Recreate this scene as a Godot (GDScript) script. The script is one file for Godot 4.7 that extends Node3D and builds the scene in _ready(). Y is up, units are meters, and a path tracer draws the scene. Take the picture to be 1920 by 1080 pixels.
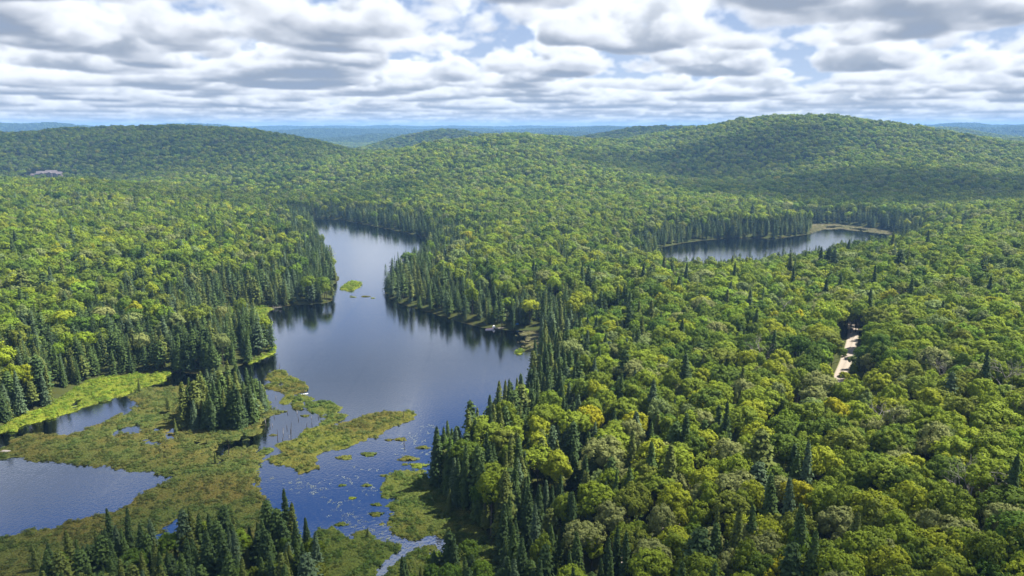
extends Node3D
# A northern lake with bog islands between forested hills, seen from about a hundred metres above the water.
# World: x to the right, y up, the view runs towards -z; the lake lies at y = 0.

const EYE := Vector3(0, 105, 0)
const PITCH := 12.877
const HALF_TAN := 540.0 / 1321.0
const SUN_AZ := 72.0      # degrees to the right of the view
const SUN_EL := 57.0

# wide shape of the hills: x, z, reach, height
const HILLS := [
	-1434, -1600, 319, 32.22, -1136, -1600, 319, -13.58, -1064, -1600, 319, 6.01, -1004, -1600, 319, 20.18, -957, -1600, 319, 24.26, -897, -1600, 319, 18.13,
	-814, -1600, 319, -2.23, -744, -1600, 319, -13.11, -662, -1600, 319, -2.61, -602, -1600, 319, 16.29, -567, -1600, 319, 26.93, -520, -1600, 319, 34.62,
	-473, -1600, 319, 30.86, -427, -1600, 319, 14.48, -380, -1600, 319, -11.92, -333, -1600, 319, -42.96, -895, -1250, 270, 18.92, -786, -1250, 270, -8.60,
	-664, -1250, 270, -26.89, -523, -1250, 270, 1.83, -429, -1250, 270, 8.52, -949, -1010, 236, -18.06, -798, -1010, 236, 7.69, -723, -1010, 236, -17.12,
	-648, -1010, 236, -19.57, -527, -1010, 236, 17.13, -422, -1010, 236, -1.86, -346, -1010, 236, -24.24, -520, -1000, 235, 24.13, -696, -800, 207, -0.06,
	-576, -800, 207, 5.35, -499, -800, 207, 13.10, -427, -800, 207, 2.97, -380, -800, 207, -3.87, -326, -800, 207, -2.90, -278, -800, 207, 4.69,
	-301, -420, 154, 2.10, -394, -550, 172, 0.56, -348, -420, 154, 9.99, -248, -300, 137, 0.25, -238, -420, 154, -7.28, -291, -550, 172, 7.88,
	-200, -480, 162, -3.14, -259, -620, 182, -0.10, -184, -560, 173, 1.24, -213, -680, 190, -4.90, -224, -750, 200, 3.38, -298, -1000, 235, -23.02,
	-292, -1150, 256, -5.05, -242, -900, 221, 9.57, -240, -1150, 256, 11.64, -271, -1400, 291, -14.27, -208, -1400, 291, -12.22, -145, -1400, 291, 4.01,
	-83, -1400, 291, 23.96, 0, -1400, 291, 38.82, 93, -1400, 291, 27.33, 145, -1400, 291, 9.70, 197, -1400, 291, -11.74, 0, -1000, 235, -1.79,
	-82, -1000, 235, 1.22, -157, -1000, 235, 3.96, 104, -1000, 235, 14.78, 161, -900, 221, -10.01, 0, -800, 207, -7.85, -73, -700, 193, -2.06,
	-27, -600, 179, -0.26, 18, -600, 179, -0.71, 47, -700, 193, 6.97, 92, -650, 186, 3.01, 100, -560, 173, -8.90, 0, -480, 162, 2.79,
	32, -480, 162, -0.29, 206, -1150, 256, 16.05, 253, -1000, 235, 13.99, 223, -880, 218, -7.47, 262, -800, 207, 3.47, 299, -770, 203, 6.26,
	294, -1160, 257, -28.32, 328, -1000, 235, 4.33, 238, -1330, 281, -40.14, 362, -900, 221, -7.72, 237, -1600, 319, 0.79, 284, -1600, 319, 3.88,
	402, -1600, 319, 11.41, 518, -1600, 319, 19.38, 577, -1600, 319, 22.18, 670, -1600, 319, 23.55, 753, -1600, 319, 21.46, 874, -1600, 319, 14.94,
	995, -1600, 319, 7.02, 1117, -1600, 319, -0.17, 1238, -1600, 319, -4.20, 484, -1100, 249, 10.99, 607, -1100, 249, 17.28, 730, -1100, 249, -6.76,
	361, -1100, 249, -10.58, 853, -1100, 249, -13.36, 380, -850, 214, -4.24, 469, -850, 214, 2.28, 564, -850, 214, -3.14, 659, -850, 214, -10.18,
	390, -2300, 330, 20.77, 458, -2300, 330, 42.67, 543, -2300, 330, 37.33, 323, -2300, 330, -16.43, -481, -2400, 330, -8.49, -427, -2400, 330, 12.54,
	-319, -2400, 330, 46.56, -266, -2400, 330, 50.79, -142, -2400, 330, 18.50, -53, -2400, 330, -28.21, -1182, -2500, 330, 15.67, -1107, -2500, 330, 22.18,
	-1034, -2500, 330, 26.65, -477, -2000, 375, -25.87, -596, -2500, 330, -38.86, -740, -3100, 330, -9.51, -835, -3500, 330, -12.44, -432, -2000, 375, -23.88,
	-541, -2500, 330, -31.62, -670, -3100, 330, -9.16, -757, -3500, 330, -10.09, -2854, -3300, 330, 21.95, -1870, -3300, 330, 21.82, -1132, -3300, 330, 27.15,
	-271, -3300, 330, 21.83, 98, -3300, 330, 10.77, 344, -3300, 330, 15.56, 1329, -3300, 330, 15.19, 2067, -3300, 330, 9.70, 2805, -3300, 330, 19.16,
	-1575, -2200, 330, 23.30, -1247, -2200, 330, -4.13, -837, -2200, 330, 30.66, -15, -2000, 375, 2.59, 134, -2000, 375, 1.96, 669, -2300, 330, -15.03,
	1097, -2300, 330, 30.33, 1612, -2300, 330, 33.76, 1639, -3000, 330, 33.02, 1816, -3000, 330, 39.00, 1973, -3000, 330, 9.34, 2134, -3000, 330, -23.32,
	2418, -3000, 330, 43.19, 229, -440, 157, 4.74, 266, -440, 157, 5.93, 299, -440, 157, 4.19, 323, -440, 157, 2.13, 367, -440, 157, -0.84,
	91, -130, 113, 3.83, 60, -150, 116, -3.40, 29, -160, 117, -5.43, 21, -200, 123, -0.36, 47, -260, 131, 0.52, 68, -380, 148, -0.48,
	82, -250, 130, -3.06, 132, -285, 135, -5.15, 125, -380, 148, -4.38, 173, -430, 155, -1.16, 177, -300, 137, 1.25, 194, -250, 130, 11.14,
	127, -150, 116, 10.80, 42, -60, 110, 6.52, 26, -80, 110, -1.83, 6, -60, 110, -3.25, 22, -330, 141, 4.82, 555, -600, 179, 23.27,
	832, -900, 221, 20.48, 1202, -1300, 277, 26.53, -811, -800, 207, 29.82, -1318, -1300, 277, 22.81, -188, -200, 123, 5.81, -94, -100, 110, 1.51,
	-300, 200, 123, 4.99, 0, 200, 123, 4.98, 300, 200, 123, 4.99]

# shores of the lake basin and of the pond on the right
const BASIN := [-240.6, -829.5, -198.1, -814.8, -158.1, -769.2, -122.1, -728.3, -82.9, -677.7, -72, -648.6, -71, -597.1, -76.8, -541.7, -81.7, -502.9, -85.7, -472.4, -82.7, -446.8, -74.8, -426.5, -64.3, -411.7, -49.8, -397.8, -32.7, -379.2, -21.7, -368.3, -12.8, -362.1, 0, -358.1, 11.3, -359.1, 15.5, -339.1, 13.3, -321.9, 9.3, -291.9, 5.3, -263.9, -2, -247.8, -10.3, -230.3, -16.5, -211.4, -20.6, -199.9, -24.9, -194.8, -17.4, -185.1, -11.7, -179, -6.5, -166.8, -4.7, -156.9, -3.7, -141.5, -8.5, -120.2, -15.8, -109.7, -42.6, -101.6, -79.7, -101.6, -117.6, -113.4, -148.8, -136, -171, -167.5, -180.6, -196.5, -185.6, -222.5, -185, -237.1, -183.6, -247.3, -179.2, -252.9, -179.2, -269.7, -179.5, -280.1, -174.2, -286.5, -163.8, -289.9, -151.5, -295.4, -144.3, -294, -129.7, -289.9, -124.5, -296.1, -124.9, -303.2, -116.8, -308.5, -113.6, -322.7, -120.2, -335.5, -132.2, -362.1, -142, -377, -167.2, -374.8, -175.3, -388.3, -165.2, -406.5, -144.2, -406.5, -137.5, -410.4, -126.5, -414.3, -116.4, -414.3, -110.7, -422.3, -122.9, -467.4, -121.6, -486.3, -138.1, -533.1, -178.7, -648.6, -208.7, -736.2]
const POND := [128.6, -619, 143, -630.5, 157.1, -645.5, 178, -661.2, 204.1, -674.3, 229.4, -677.7, 254.1, -674.3, 276.4, -688, 299, -702.1, 332, -777.9, 358, -777.9, 376.4, -752.3, 388.4, -732.2, 382, -688, 351, -627.6, 302.7, -579.1, 252.4, -546.1, 205.9, -512.6, 169.3, -497.3, 141.3, -493.6, 124.3, -486.3, 116.2, -497.3, 115.1, -533.1, 118.3, -574.2]
const ROAD := [190.7, -388.4, 171.5, -343.1, 154.7, -306.8, 136.3, -273.7, 116.5, -241.3, 93.6, -213.3, 72.1, -190.6, 53.3, -173.3, 33.9, -155.1, 16.6, -138.9, 5.4, -124.7]
const FAR_ROAD := [-556.9, -947.6, -557, -1022.6, -569.5, -1079.5, -583.1, -1131.9, -583.2, -1177.5, -576.4, -1239.8]

var rng := RandomNumberGenerator.new()
var low_noise := FastNoiseLite.new()
var mid_noise := FastNoiseLite.new()
var fine_noise := FastNoiseLite.new()
var basin := PackedVector2Array()
var pond := PackedVector2Array()
var road := PackedVector2Array()
var far_road := PackedVector2Array()
var lattice := PackedFloat32Array()
var shore_grid := PackedFloat32Array()
const LX0 := -2600.0
const LZ0 := -3800.0
const LS := 40.0
const LNX := 131
const LNZ := 108
const SX0 := -420.0
const SZ0 := -900.0
const SS := 4.0
const SNX := 240
const SNZ := 226
var names := {}
var mats := {}

func _ready() -> void:
	# camera
	var cam := Camera3D.new()
	cam.name = "camera"
	cam.position = EYE
	cam.rotation_degrees = Vector3(-PITCH, 0, 0)
	cam.fov = rad_to_deg(2.0 * atan(HALF_TAN))
	cam.near = 0.5
	cam.far = 30000.0
	add_child(cam)
	cam.current = true
	# sky, air and exposure
	for q in [[low_noise, 3, 0.0022, 3], [mid_noise, 4, 0.009, 3], [fine_noise, 5, 0.12, 3]]:
		q[0].noise_type = FastNoiseLite.TYPE_SIMPLEX_SMOOTH
		q[0].seed = q[1]
		q[0].frequency = q[2]
		q[0].fractal_octaves = q[3]
	var sky_mat := PanoramaSkyMaterial.new()
	sky_mat.panorama = paint_sky()
	var sky := Sky.new()
	sky.sky_material = sky_mat
	var env := Environment.new()
	env.background_mode = Environment.BG_SKY
	env.sky = sky
	env.background_energy_multiplier = 0.343
	env.tonemap_mode = Environment.TONE_MAPPER_LINEAR
	env.tonemap_exposure = 3.15
	env.fog_enabled = true
	env.fog_density = 0.00012
	env.fog_light_color = Color(0.54, 0.75, 1.0)
	env.volumetric_fog_enabled = true
	env.volumetric_fog_density = 0.0
	env.sdfgi_enabled = true
	env.ssao_enabled = true
	env.ssil_enabled = true
	var we := WorldEnvironment.new()
	we.name = "world_environment"
	we.environment = env
	add_child(we)
	# sun, ahead and to the right
	var sun := DirectionalLight3D.new()
	sun.name = "sun"
	sun.light_color = Color(1.0, 0.96, 0.89)
	sun.light_energy = 1.6
	sun.light_angular_distance = 0.5
	sun.shadow_enabled = true
	sun.look_at_from_position(sun_way() * 100.0, Vector3.ZERO)
	add_child(sun)
	# the land and the water
	basin = pv(BASIN)
	pond = pv(POND)
	road = pv(ROAD)
	far_road = pv(FAR_ROAD)
	leaf_white = leafy(1, 1, 1, 0.75)
	needle_white = leafy(1, 1, 1, 0.3)
	bark = plain(0.10, 0.085, 0.07, 0.9)
	grey_bark = plain(0.24, 0.225, 0.215, 0.9)
	dark_wood = plain(0.06, 0.05, 0.04, 0.9)
	var bare := [130.5, -324.8, 94.4, -254.8, 141.1, -219, 104.9, -186.9, 103.3, -144.2, 181.3, -322.7, 189.7, -369.7, 150.8, -203.6]
	for i in range(0, bare.size(), 2): bare_spots.append(Vector2(bare[i], bare[i + 1]))
	var clock := Time.get_ticks_msec()
	survey()
	build_ground()
	print("ground ", Time.get_ticks_msec() - clock)
	build_water()
	build_clouds()
	build_roads()
	build_bogs()
	print("bogs ", Time.get_ticks_msec() - clock)
	build_forests()
	print("forest ", Time.get_ticks_msec() - clock)
	build_bare_trees()
	build_sedge()
	print("sedge ", Time.get_ticks_msec() - clock)
	build_snags()
	build_house()
	build_mast()
	build_dock()
	build_paddler()
	print("all ", Time.get_ticks_msec() - clock)

func sun_way() -> Vector3:
	var a := deg_to_rad(SUN_AZ)
	var e := deg_to_rad(SUN_EL)
	return Vector3(sin(a) * cos(e), sin(e), -cos(a) * cos(e))

# ---------------------------------------------------------------- sky: a broken deck of cumulus, one kilometre up

var deck := FastNoiseLite.new()
var puff := FastNoiseLite.new()
# openings and thicker parts of the deck: azimuth and height in degrees, reach, amount
const OPENINGS := [[15.5, 6.4, 0.06, -0.28], [19.0, 7.4, 0.06, -0.25], [22.0, 4.4, 0.06, -0.30], [26.0, 9.0, 0.06, -0.2], [-34.0, 8.2, 0.08, 0.18], [-25.0, 4.4, 0.05, 0.15], [-18.0, 4.4, 0.06, 0.15], [-4.0, 8.6, 0.08, 0.1],
	[-2.0, 23.5, 0.11, -1.0], [-14.0, 29.0, 0.13, -0.95], [-29.0, 29.5, 0.14, -0.95], [-40.0, 28.5, 0.13, -0.95], [2.0, 31.0, 0.15, -0.6], [-19.0, 22.0, 0.10, -0.14], [-30.0, 22.0, 0.10, -0.14], [-13.0, 16.0, 0.14, -0.42], [-28.0, 16.0, 0.13, -0.35]]

func deck_density(at: Vector3, h: float) -> float:
	var p := at + Vector3(0.37, 0.0, 0.13)
	var away := clampf((Vector2(at.x, at.z).length() - 7.0) / 16.0, 0.0, 1.0)
	var c := deck.get_noise_2d(p.x, p.z)
	var n := puff.get_noise_3d(p.x * (1.0 - 0.30 * away), p.y * 1.5, p.z * (1.0 - 0.30 * away))
	return n * lerpf(0.88, 0.50, away) + c * lerpf(0.64, 0.95, away) + lerpf(0.14, 0.11, away) - h * 0.55 - maxf(0.0, 0.10 - h) * 3.0

func sky_color(d: Vector3, steps_: int) -> Color:
	var up := maxf(d.y, 0.0)
	var blue := Color(0.60, 0.74, 0.90).lerp(Color(0.06, 0.19, 0.56), pow(clampf(up * 2.0, 0.0, 1.0), 0.6))
	var sun := sun_way()
	var cs := maxf(0.0, d.dot(sun))
	blue += Color(0.5, 0.48, 0.42) * pow(cs, 12.0)
	var dy := up + 0.012
	var thick := 0.75
	var bias := 0.0
	for o in OPENINGS:
		var a := deg_to_rad(o[0])
		var e := deg_to_rad(o[1])
		var q := Vector3(sin(a) * cos(e), sin(e), -cos(a) * cos(e))
		var w := Vector2(Vector2(d.x, d.z).angle_to(Vector2(q.x, q.z)) * cos(e), (asin(clampf(d.y, -1.0, 1.0)) - e) * 2.0).length() / float(o[2])
		if w < 2.2: bias += o[3] * exp(-w * w)
	var far := 1.0 / dy
	var light := Color(0, 0, 0)
	var clear := 1.0
	var run := minf(thick / steps_ / dy, 0.30)
	for i in steps_:
		var h := (i + 0.5) / steps_
		var p := d * ((1.0 + h * thick) / dy)
		p.y = 1.0 + h * thick
		var dens := deck_density(p, h) + bias
		if dens <= 0.0: continue
		var block := maxf(0.0, deck_density(p + sun * 0.10, h + sun.y * 0.10 / thick) + bias) + maxf(0.0, deck_density(p + sun * 0.30, h + sun.y * 0.30 / thick) + bias) * 1.5
		var lit := exp(-block * 2.6)
		var c := Color(0.095, 0.155, 0.265).lerp(Color(0.56, 0.62, 0.70), clampf(h * 0.9 + 0.25 * (1.0 - minf(dens * 2.0, 1.0)), 0.0, 1.0))
		c += Color(0.88, 0.85, 0.80) * lit * (0.85 + 0.6 * pow(cs, 5.0))
		var s := 1.0 - exp(-minf(dens, 0.7) * 48.0 * run)
		light += c * (clear * s)
		clear *= 1.0 - s
		if clear < 0.02: break
	var c := light + blue * clear
	var mist := Color(0.72, 0.81, 0.92)
	return c.lerp(mist, (1.0 - exp(-far / 60.0)) * 0.85)

func sky_way(x: float, y: float, w: int, h: int) -> Vector3:
	# pixel of the panorama -> direction; the first column looks along -z
	var a := (x + 0.5) / w * TAU
	var e := (0.5 - (y + 0.5) / h) * PI
	return Vector3(sin(a) * cos(e), sin(e), -cos(a) * cos(e))

func paint_sky() -> ImageTexture:
	deck.noise_type = FastNoiseLite.TYPE_SIMPLEX_SMOOTH
	deck.seed = 12
	deck.frequency = 0.25
	deck.fractal_octaves = 3
	puff.noise_type = FastNoiseLite.TYPE_SIMPLEX_SMOOTH
	puff.seed = 31
	puff.frequency = 0.80
	puff.fractal_octaves = 6
	puff.fractal_gain = 0.56
	var whole := paint_part(1024, 512, 0, 0, 1024, 258, 14)
	var full := Image.create(1024, 512, false, Image.FORMAT_RGBF)
	full.fill(Color(0.25, 0.32, 0.30))
	full.blit_rect(whole, Rect2i(0, 0, 1024, 258), Vector2i.ZERO)
	full.resize(4096, 2048, Image.INTERPOLATE_CUBIC)
	full.blit_rect(paint_part(4096, 2048, 3560, 872, 536, 158, 100), Rect2i(0, 0, 536, 158), Vector2i(3560, 872))
	full.blit_rect(paint_part(4096, 2048, 0, 872, 536, 158, 100), Rect2i(0, 0, 536, 158), Vector2i(0, 872))
	return ImageTexture.create_from_image(full)

func paint_part(w: int, h: int, x0: int, y0: int, nx: int, ny: int, steps_: int) -> Image:
	var rows := []
	rows.resize(ny)
	var wait := WorkerThreadPool.add_group_task(func(j: int) -> void:
		var row := PackedFloat32Array()
		row.resize(nx * 3)
		for i in nx:
			var c := sky_color(sky_way(x0 + i, y0 + j, w, h), steps_)
			row[i * 3] = c.r
			row[i * 3 + 1] = c.g
			row[i * 3 + 2] = c.b
		rows[j] = row, ny)
	WorkerThreadPool.wait_for_group_task_completion(wait)
	var all := PackedFloat32Array()
	for r in rows: all.append_array(r)
	return Image.create_from_data(nx, ny, false, Image.FORMAT_RGBF, all.to_byte_array())


# ---------------------------------------------------------------- helpers

func pv(a: Array) -> PackedVector2Array:
	var p := PackedVector2Array()
	for i in range(0, a.size(), 2):
		p.append(Vector2(a[i], a[i + 1]))
	return p

func numbered(called: String) -> String:
	var n: int = names.get(called, 0)
	names[called] = n + 1
	return called if n == 0 else "%s_%03d" % [called, n]

func tag(o: Node3D, label := "", category := "", group := "", kind := "") -> void:
	if label: o.set_meta("label", label)
	if category: o.set_meta("category", category)
	if group: o.set_meta("group", group)
	if kind: o.set_meta("kind", kind)

func base(called: String, where: Vector3, turn := 0.0) -> Node3D:
	var o := Node3D.new()
	o.name = numbered(called)
	o.position = where
	o.rotation.y = turn
	add_child(o)
	return o

func put(called: String, mesh: Mesh, material: Material, parent: Node3D = null) -> MeshInstance3D:
	var o := MeshInstance3D.new()
	o.mesh = mesh
	o.material_override = material
	if parent:
		o.name = called
		parent.add_child(o, true)
	else:
		o.name = numbered(called)
		add_child(o)
	return o

func many(called: String, mesh: Mesh, material: Material, where: Array, tint: Array, parent: Node3D = null) -> MultiMeshInstance3D:
	var m := MultiMesh.new()
	m.transform_format = MultiMesh.TRANSFORM_3D
	m.use_colors = true
	m.mesh = mesh
	m.instance_count = where.size()
	for i in where.size():
		m.set_instance_transform(i, where[i])
		m.set_instance_color(i, tint[i])
	var o := MultiMeshInstance3D.new()
	o.multimesh = m
	o.material_override = material
	o.set_meta("kind", "stuff")
	if parent:
		o.name = called
		parent.add_child(o, true)
	else:
		o.name = numbered(called)
		add_child(o)
	return o

func lin(r: float, g: float, b: float) -> Color:
	return Color(r, g, b).linear_to_srgb()

func plain(r: float, g: float, b: float, rough := 0.8) -> StandardMaterial3D:
	var m := StandardMaterial3D.new()
	m.albedo_color = lin(r, g, b)
	m.roughness = rough
	return m

func leafy(r: float, g: float, b: float, through: float) -> StandardMaterial3D:
	var m := plain(r, g, b, 0.62)
	m.vertex_color_use_as_albedo = true
	m.metallic_specular = 0.16
	m.cull_mode = BaseMaterial3D.CULL_DISABLED
	m.backlight_enabled = true
	m.backlight = Color(through, through, through).linear_to_srgb()
	return m

func dist_poly(p: Vector2, poly: PackedVector2Array, closed := true) -> float:
	var best := 1e12
	var n := poly.size()
	var a := poly[n - 1] if closed else poly[0]
	for i in range(0 if closed else 1, n):
		var b := poly[i]
		var ab := b - a
		var t := clampf((p - a).dot(ab) / ab.length_squared(), 0.0, 1.0)
		best = minf(best, (a + ab * t).distance_squared_to(p))
		a = b
	return sqrt(best)

# ---------------------------------------------------------------- shape of the land

func wide(x: float, z: float) -> float:
	var h := 6.0 + 14.0 / (1.0 + exp((z + 1000.0) / 150.0))
	for i in range(0, HILLS.size(), 4):
		var dx: float = x - HILLS[i]
		var dz: float = z - HILLS[i + 1]
		var s: float = HILLS[i + 2]
		var q := (dx * dx + dz * dz) / (s * s)
		if q < 9.0:
			h += HILLS[i + 3] * exp(-q)
	return maxf(h, 2.0)

# far ridges: depth, thickness, then crest as x, height pairs
const RIDGES := [
	[5000.0, 420.0, [-5385.4, 100.2, -4276.7, 111, -3538.1, 118.2, -3317, 118.2, -3206.2, 119.9, -3023.7, 107.4, -2841.2, 93, -2586.3, 64.2, -2077.2, -22.7, -967.6, -95.7, 5359.2, -95.7]],
	[6300.0, 380.0, [-6787.8, 93, -3767.1, 83.9, -3207.9, 93, -3066.9, 106.6, -2903.1, 117.9, -2740.8, 115.6, -2555.8, 106.6, -2418, 88.5, -2141.4, 56.7, -1213.6, -16.2, 6721.3, -16.2]],
	[8200.0, 500.0, [-11255.4, 93, -5808.3, 98.9, -2965.4, 90.1, -2662.1, 98.9, -2360, 93, -2056.9, 101.8, -1754.7, 95.9, -1451.8, 104.8, -1028.7, 93, -665.5, 98.9, -181.5, 93, 242, 98.9, 605.2, 90.1, 968, 98.9, 1452.3, 93, 1935.9, 101.8, 2238.2, 104.8, 4476.5, 104.8, 6291.3, 104.8, 10527.5, 98.9]],
	[5600.0, 400.0, [-5668.8, -118.3, -2000.8, -118.3, -1778.8, 68.8, -1488.5, 80.9, -1075.1, 78.9, -703.1, 72.8, -454.8, 80.9, -248.1, 80.9, -82.7, 68.8, 165.4, 76.9, 372.1, 84.9, 578.7, 89, 681.7, 99, 764.3, 101.1, 867.8, 93, 1116.4, 80.9, 1364, 89, 1528.6, 101.1, 2232.3, 84.9, 3015.8, 101.1, 3262.9, 107.1, 3426.1, 121.2, 3570.3, 123.2, 3675.6, 109.1, 3882.1, 109.1, 4128.5, 117.1, 4708.8, 105.1, 6362.1, 101.1]],
	[4300.0, 300.0, [-4680.7, -100.8, -1282.4, -100.8, -1018.8, 30.9, -826.7, 55.8, -636.1, 49.6, -381.5, 58.9, -190.7, 65.1, 63.6, 58.9, 317.8, 65.1, 540.5, 55.8, 893.2, -6.5, 2045, -37.8, 2289.3, 55.8, 2412.5, 86.8, 2666, 89.9, 2825.1, 86.8, 3045.3, 99.2, 3456.6, 105.4, 4253.5, 86.8, 5528.7, 68.2]],
]

func crest(r: Array, x: float) -> float:
	if x <= r[0]: return r[1]
	for i in range(2, r.size(), 2):
		if x < r[i]:
			var t: float = (x - r[i - 2]) / (r[i] - r[i - 2])
			return lerpf(r[i - 1], r[i + 1], t * t * (3.0 - 2.0 * t))
	return r[r.size() - 1]

func shore(x: float, z: float) -> float:
	# metres from the nearest shore: above zero on land, below in the water
	var fx := (x - SX0) / SS
	var fz := (z - SZ0) / SS
	if fx < 0.0 or fz < 0.0 or fx >= SNX - 1 or fz >= SNZ - 1:
		return 300.0
	var i := int(fx)
	var j := int(fz)
	fx -= i
	fz -= j
	var k := j * SNX + i
	return lerpf(lerpf(shore_grid[k], shore_grid[k + 1], fx), lerpf(shore_grid[k + SNX], shore_grid[k + SNX + 1], fx), fz)

func land(x: float, z: float) -> float:
	var h := 20.0
	var fx := (x - LX0) / LS
	var fz := (z - LZ0) / LS
	if fx >= 0.0 and fz >= 0.0 and fx < LNX - 1 and fz < LNZ - 1:
		var i := int(fx)
		var j := int(fz)
		fx -= i
		fz -= j
		fx = fx * fx * (3.0 - 2.0 * fx) * 0.5 + fx * 0.5
		fz = fz * fz * (3.0 - 2.0 * fz) * 0.5 + fz * 0.5
		var k := j * LNX + i
		h = lerpf(lerpf(lattice[k], lattice[k + 1], fx), lerpf(lattice[k + LNX], lattice[k + LNX + 1], fx), fz)
		h = lerpf(20.0, h, clampf((z - LZ0) / 300.0, 0.0, 1.0) * clampf((2600.0 - absf(x)) / 300.0, 0.0, 1.0))
	if z < -3500.0:
		var f := 0.0
		for r in RIDGES:
			var q: float = (z + r[0]) / r[1]
			if absf(q) < 2.5:
				f = maxf(f, (crest(r[2], x) - 20.0) * exp(-q * q))
		h += f
		return h + mid_noise.get_noise_2d(x * 0.3, z * 0.3) * 7.0
	h += mid_noise.get_noise_2d(x, z) * clampf(h * 0.12, 0.6, 7.0)
	# the small lake far down the valley
	var q := Vector2((x + 722.0) / 120.0, (z + 3180.0) / 150.0).length()
	if q < 1.6:
		h = lerpf(-3.0, h, clampf((q - 0.8) / 0.8, 0.0, 1.0))
	var s := shore(x, z)
	if s < 299.0:
		if s > 0.0:
			h = minf(maxf(h, 1.5) * (1.0 - exp(-s / 60.0)) + 0.2 + minf(s * 0.08, 1.0), h + 1.0)
			h = maxf(h, 0.2)
		else:
			h = maxf(-2.2, s * 0.22)
	return h

func survey() -> void:
	lattice.resize(LNX * LNZ)
	shore_grid.resize(SNX * SNZ)
	var rows := []
	rows.resize(LNZ)
	var wait := WorkerThreadPool.add_group_task(func(j: int) -> void:
		var row := PackedFloat32Array()
		for i in LNX:
			row.append(wide(LX0 + i * LS, LZ0 + j * LS))
		rows[j] = row, LNZ)
	WorkerThreadPool.wait_for_group_task_completion(wait)
	lattice.clear()
	for r in rows: lattice.append_array(r)
	var rows2 := []
	rows2.resize(SNZ)
	wait = WorkerThreadPool.add_group_task(func(j: int) -> void:
		var row := PackedFloat32Array()
		for i in SNX:
			var p := Vector2(SX0 + i * SS, SZ0 + j * SS)
			var d := minf(dist_poly(p, basin), dist_poly(p, pond))
			if Geometry2D.is_point_in_polygon(p, basin) or Geometry2D.is_point_in_polygon(p, pond): d = -d
			d += fine_noise.get_noise_2d(p.x, p.y) * 3.0
			row.append(clampf(d, -80.0, 300.0))
		rows2[j] = row, SNZ)
	WorkerThreadPool.wait_for_group_task_completion(wait)
	shore_grid.clear()
	for r in rows2: shore_grid.append_array(r)

# ---------------------------------------------------------------- sheets

func grid_mesh(xs: PackedFloat32Array, zs: PackedFloat32Array, height: Callable, color: Callable, keep = null) -> ArrayMesh:
	var nx := xs.size()
	var nz := zs.size()
	var rows := []
	rows.resize(nz)
	var wait := WorkerThreadPool.add_group_task(func(j: int) -> void:
		var v := PackedVector3Array()
		var c := PackedColorArray()
		for i in nx:
			var y: float = height.call(xs[i], zs[j])
			v.append(Vector3(xs[i], y, zs[j]))
			c.append(color.call(xs[i], y, zs[j]))
		rows[j] = [v, c], nz)
	WorkerThreadPool.wait_for_group_task_completion(wait)
	var v := PackedVector3Array()
	var c := PackedColorArray()
	for r in rows:
		v.append_array(r[0])
		c.append_array(r[1])
	var n := PackedVector3Array()
	n.resize(v.size())
	var uv := PackedVector2Array()
	uv.resize(v.size())
	var ix := PackedInt32Array()
	for j in nz:
		for i in nx:
			var k := j * nx + i
			var l := v[k - 1] if i > 0 else v[k]
			var r := v[k + 1] if i < nx - 1 else v[k]
			var u := v[k - nx] if j > 0 else v[k]
			var d := v[k + nx] if j < nz - 1 else v[k]
			n[k] = (d - u).cross(r - l).normalized()
			uv[k] = Vector2(v[k].x, v[k].z)
			if i < nx - 1 and j < nz - 1:
				if keep != null and not keep.call(maxf(maxf(v[k].y, v[k + 1].y), maxf(v[k + nx].y, v[k + nx + 1].y))): continue
				ix.append_array(PackedInt32Array([k, k + 1, k + nx, k + 1, k + nx + 1, k + nx]))
	return mesh_of(v, n, c, ix, uv)

func mesh_of(v: PackedVector3Array, n: PackedVector3Array, c: PackedColorArray, ix: PackedInt32Array, uv := PackedVector2Array()) -> ArrayMesh:
	var a := []
	a.resize(Mesh.ARRAY_MAX)
	a[Mesh.ARRAY_VERTEX] = v
	a[Mesh.ARRAY_NORMAL] = n
	a[Mesh.ARRAY_COLOR] = c
	if uv.size(): a[Mesh.ARRAY_TEX_UV] = uv
	a[Mesh.ARRAY_INDEX] = ix
	var m := ArrayMesh.new()
	m.add_surface_from_arrays(Mesh.PRIMITIVE_TRIANGLES, a)
	return m

func steps(from: float, to: float, fine_to: float, fine: float, grow: float) -> PackedFloat32Array:
	# distances from 0: even up to fine_to, then wider and wider
	var p := PackedFloat32Array()
	var x := from
	while x < to:
		p.append(x)
		x += fine + maxf(0.0, x - fine_to) * grow
	p.append(to)
	return p

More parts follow.
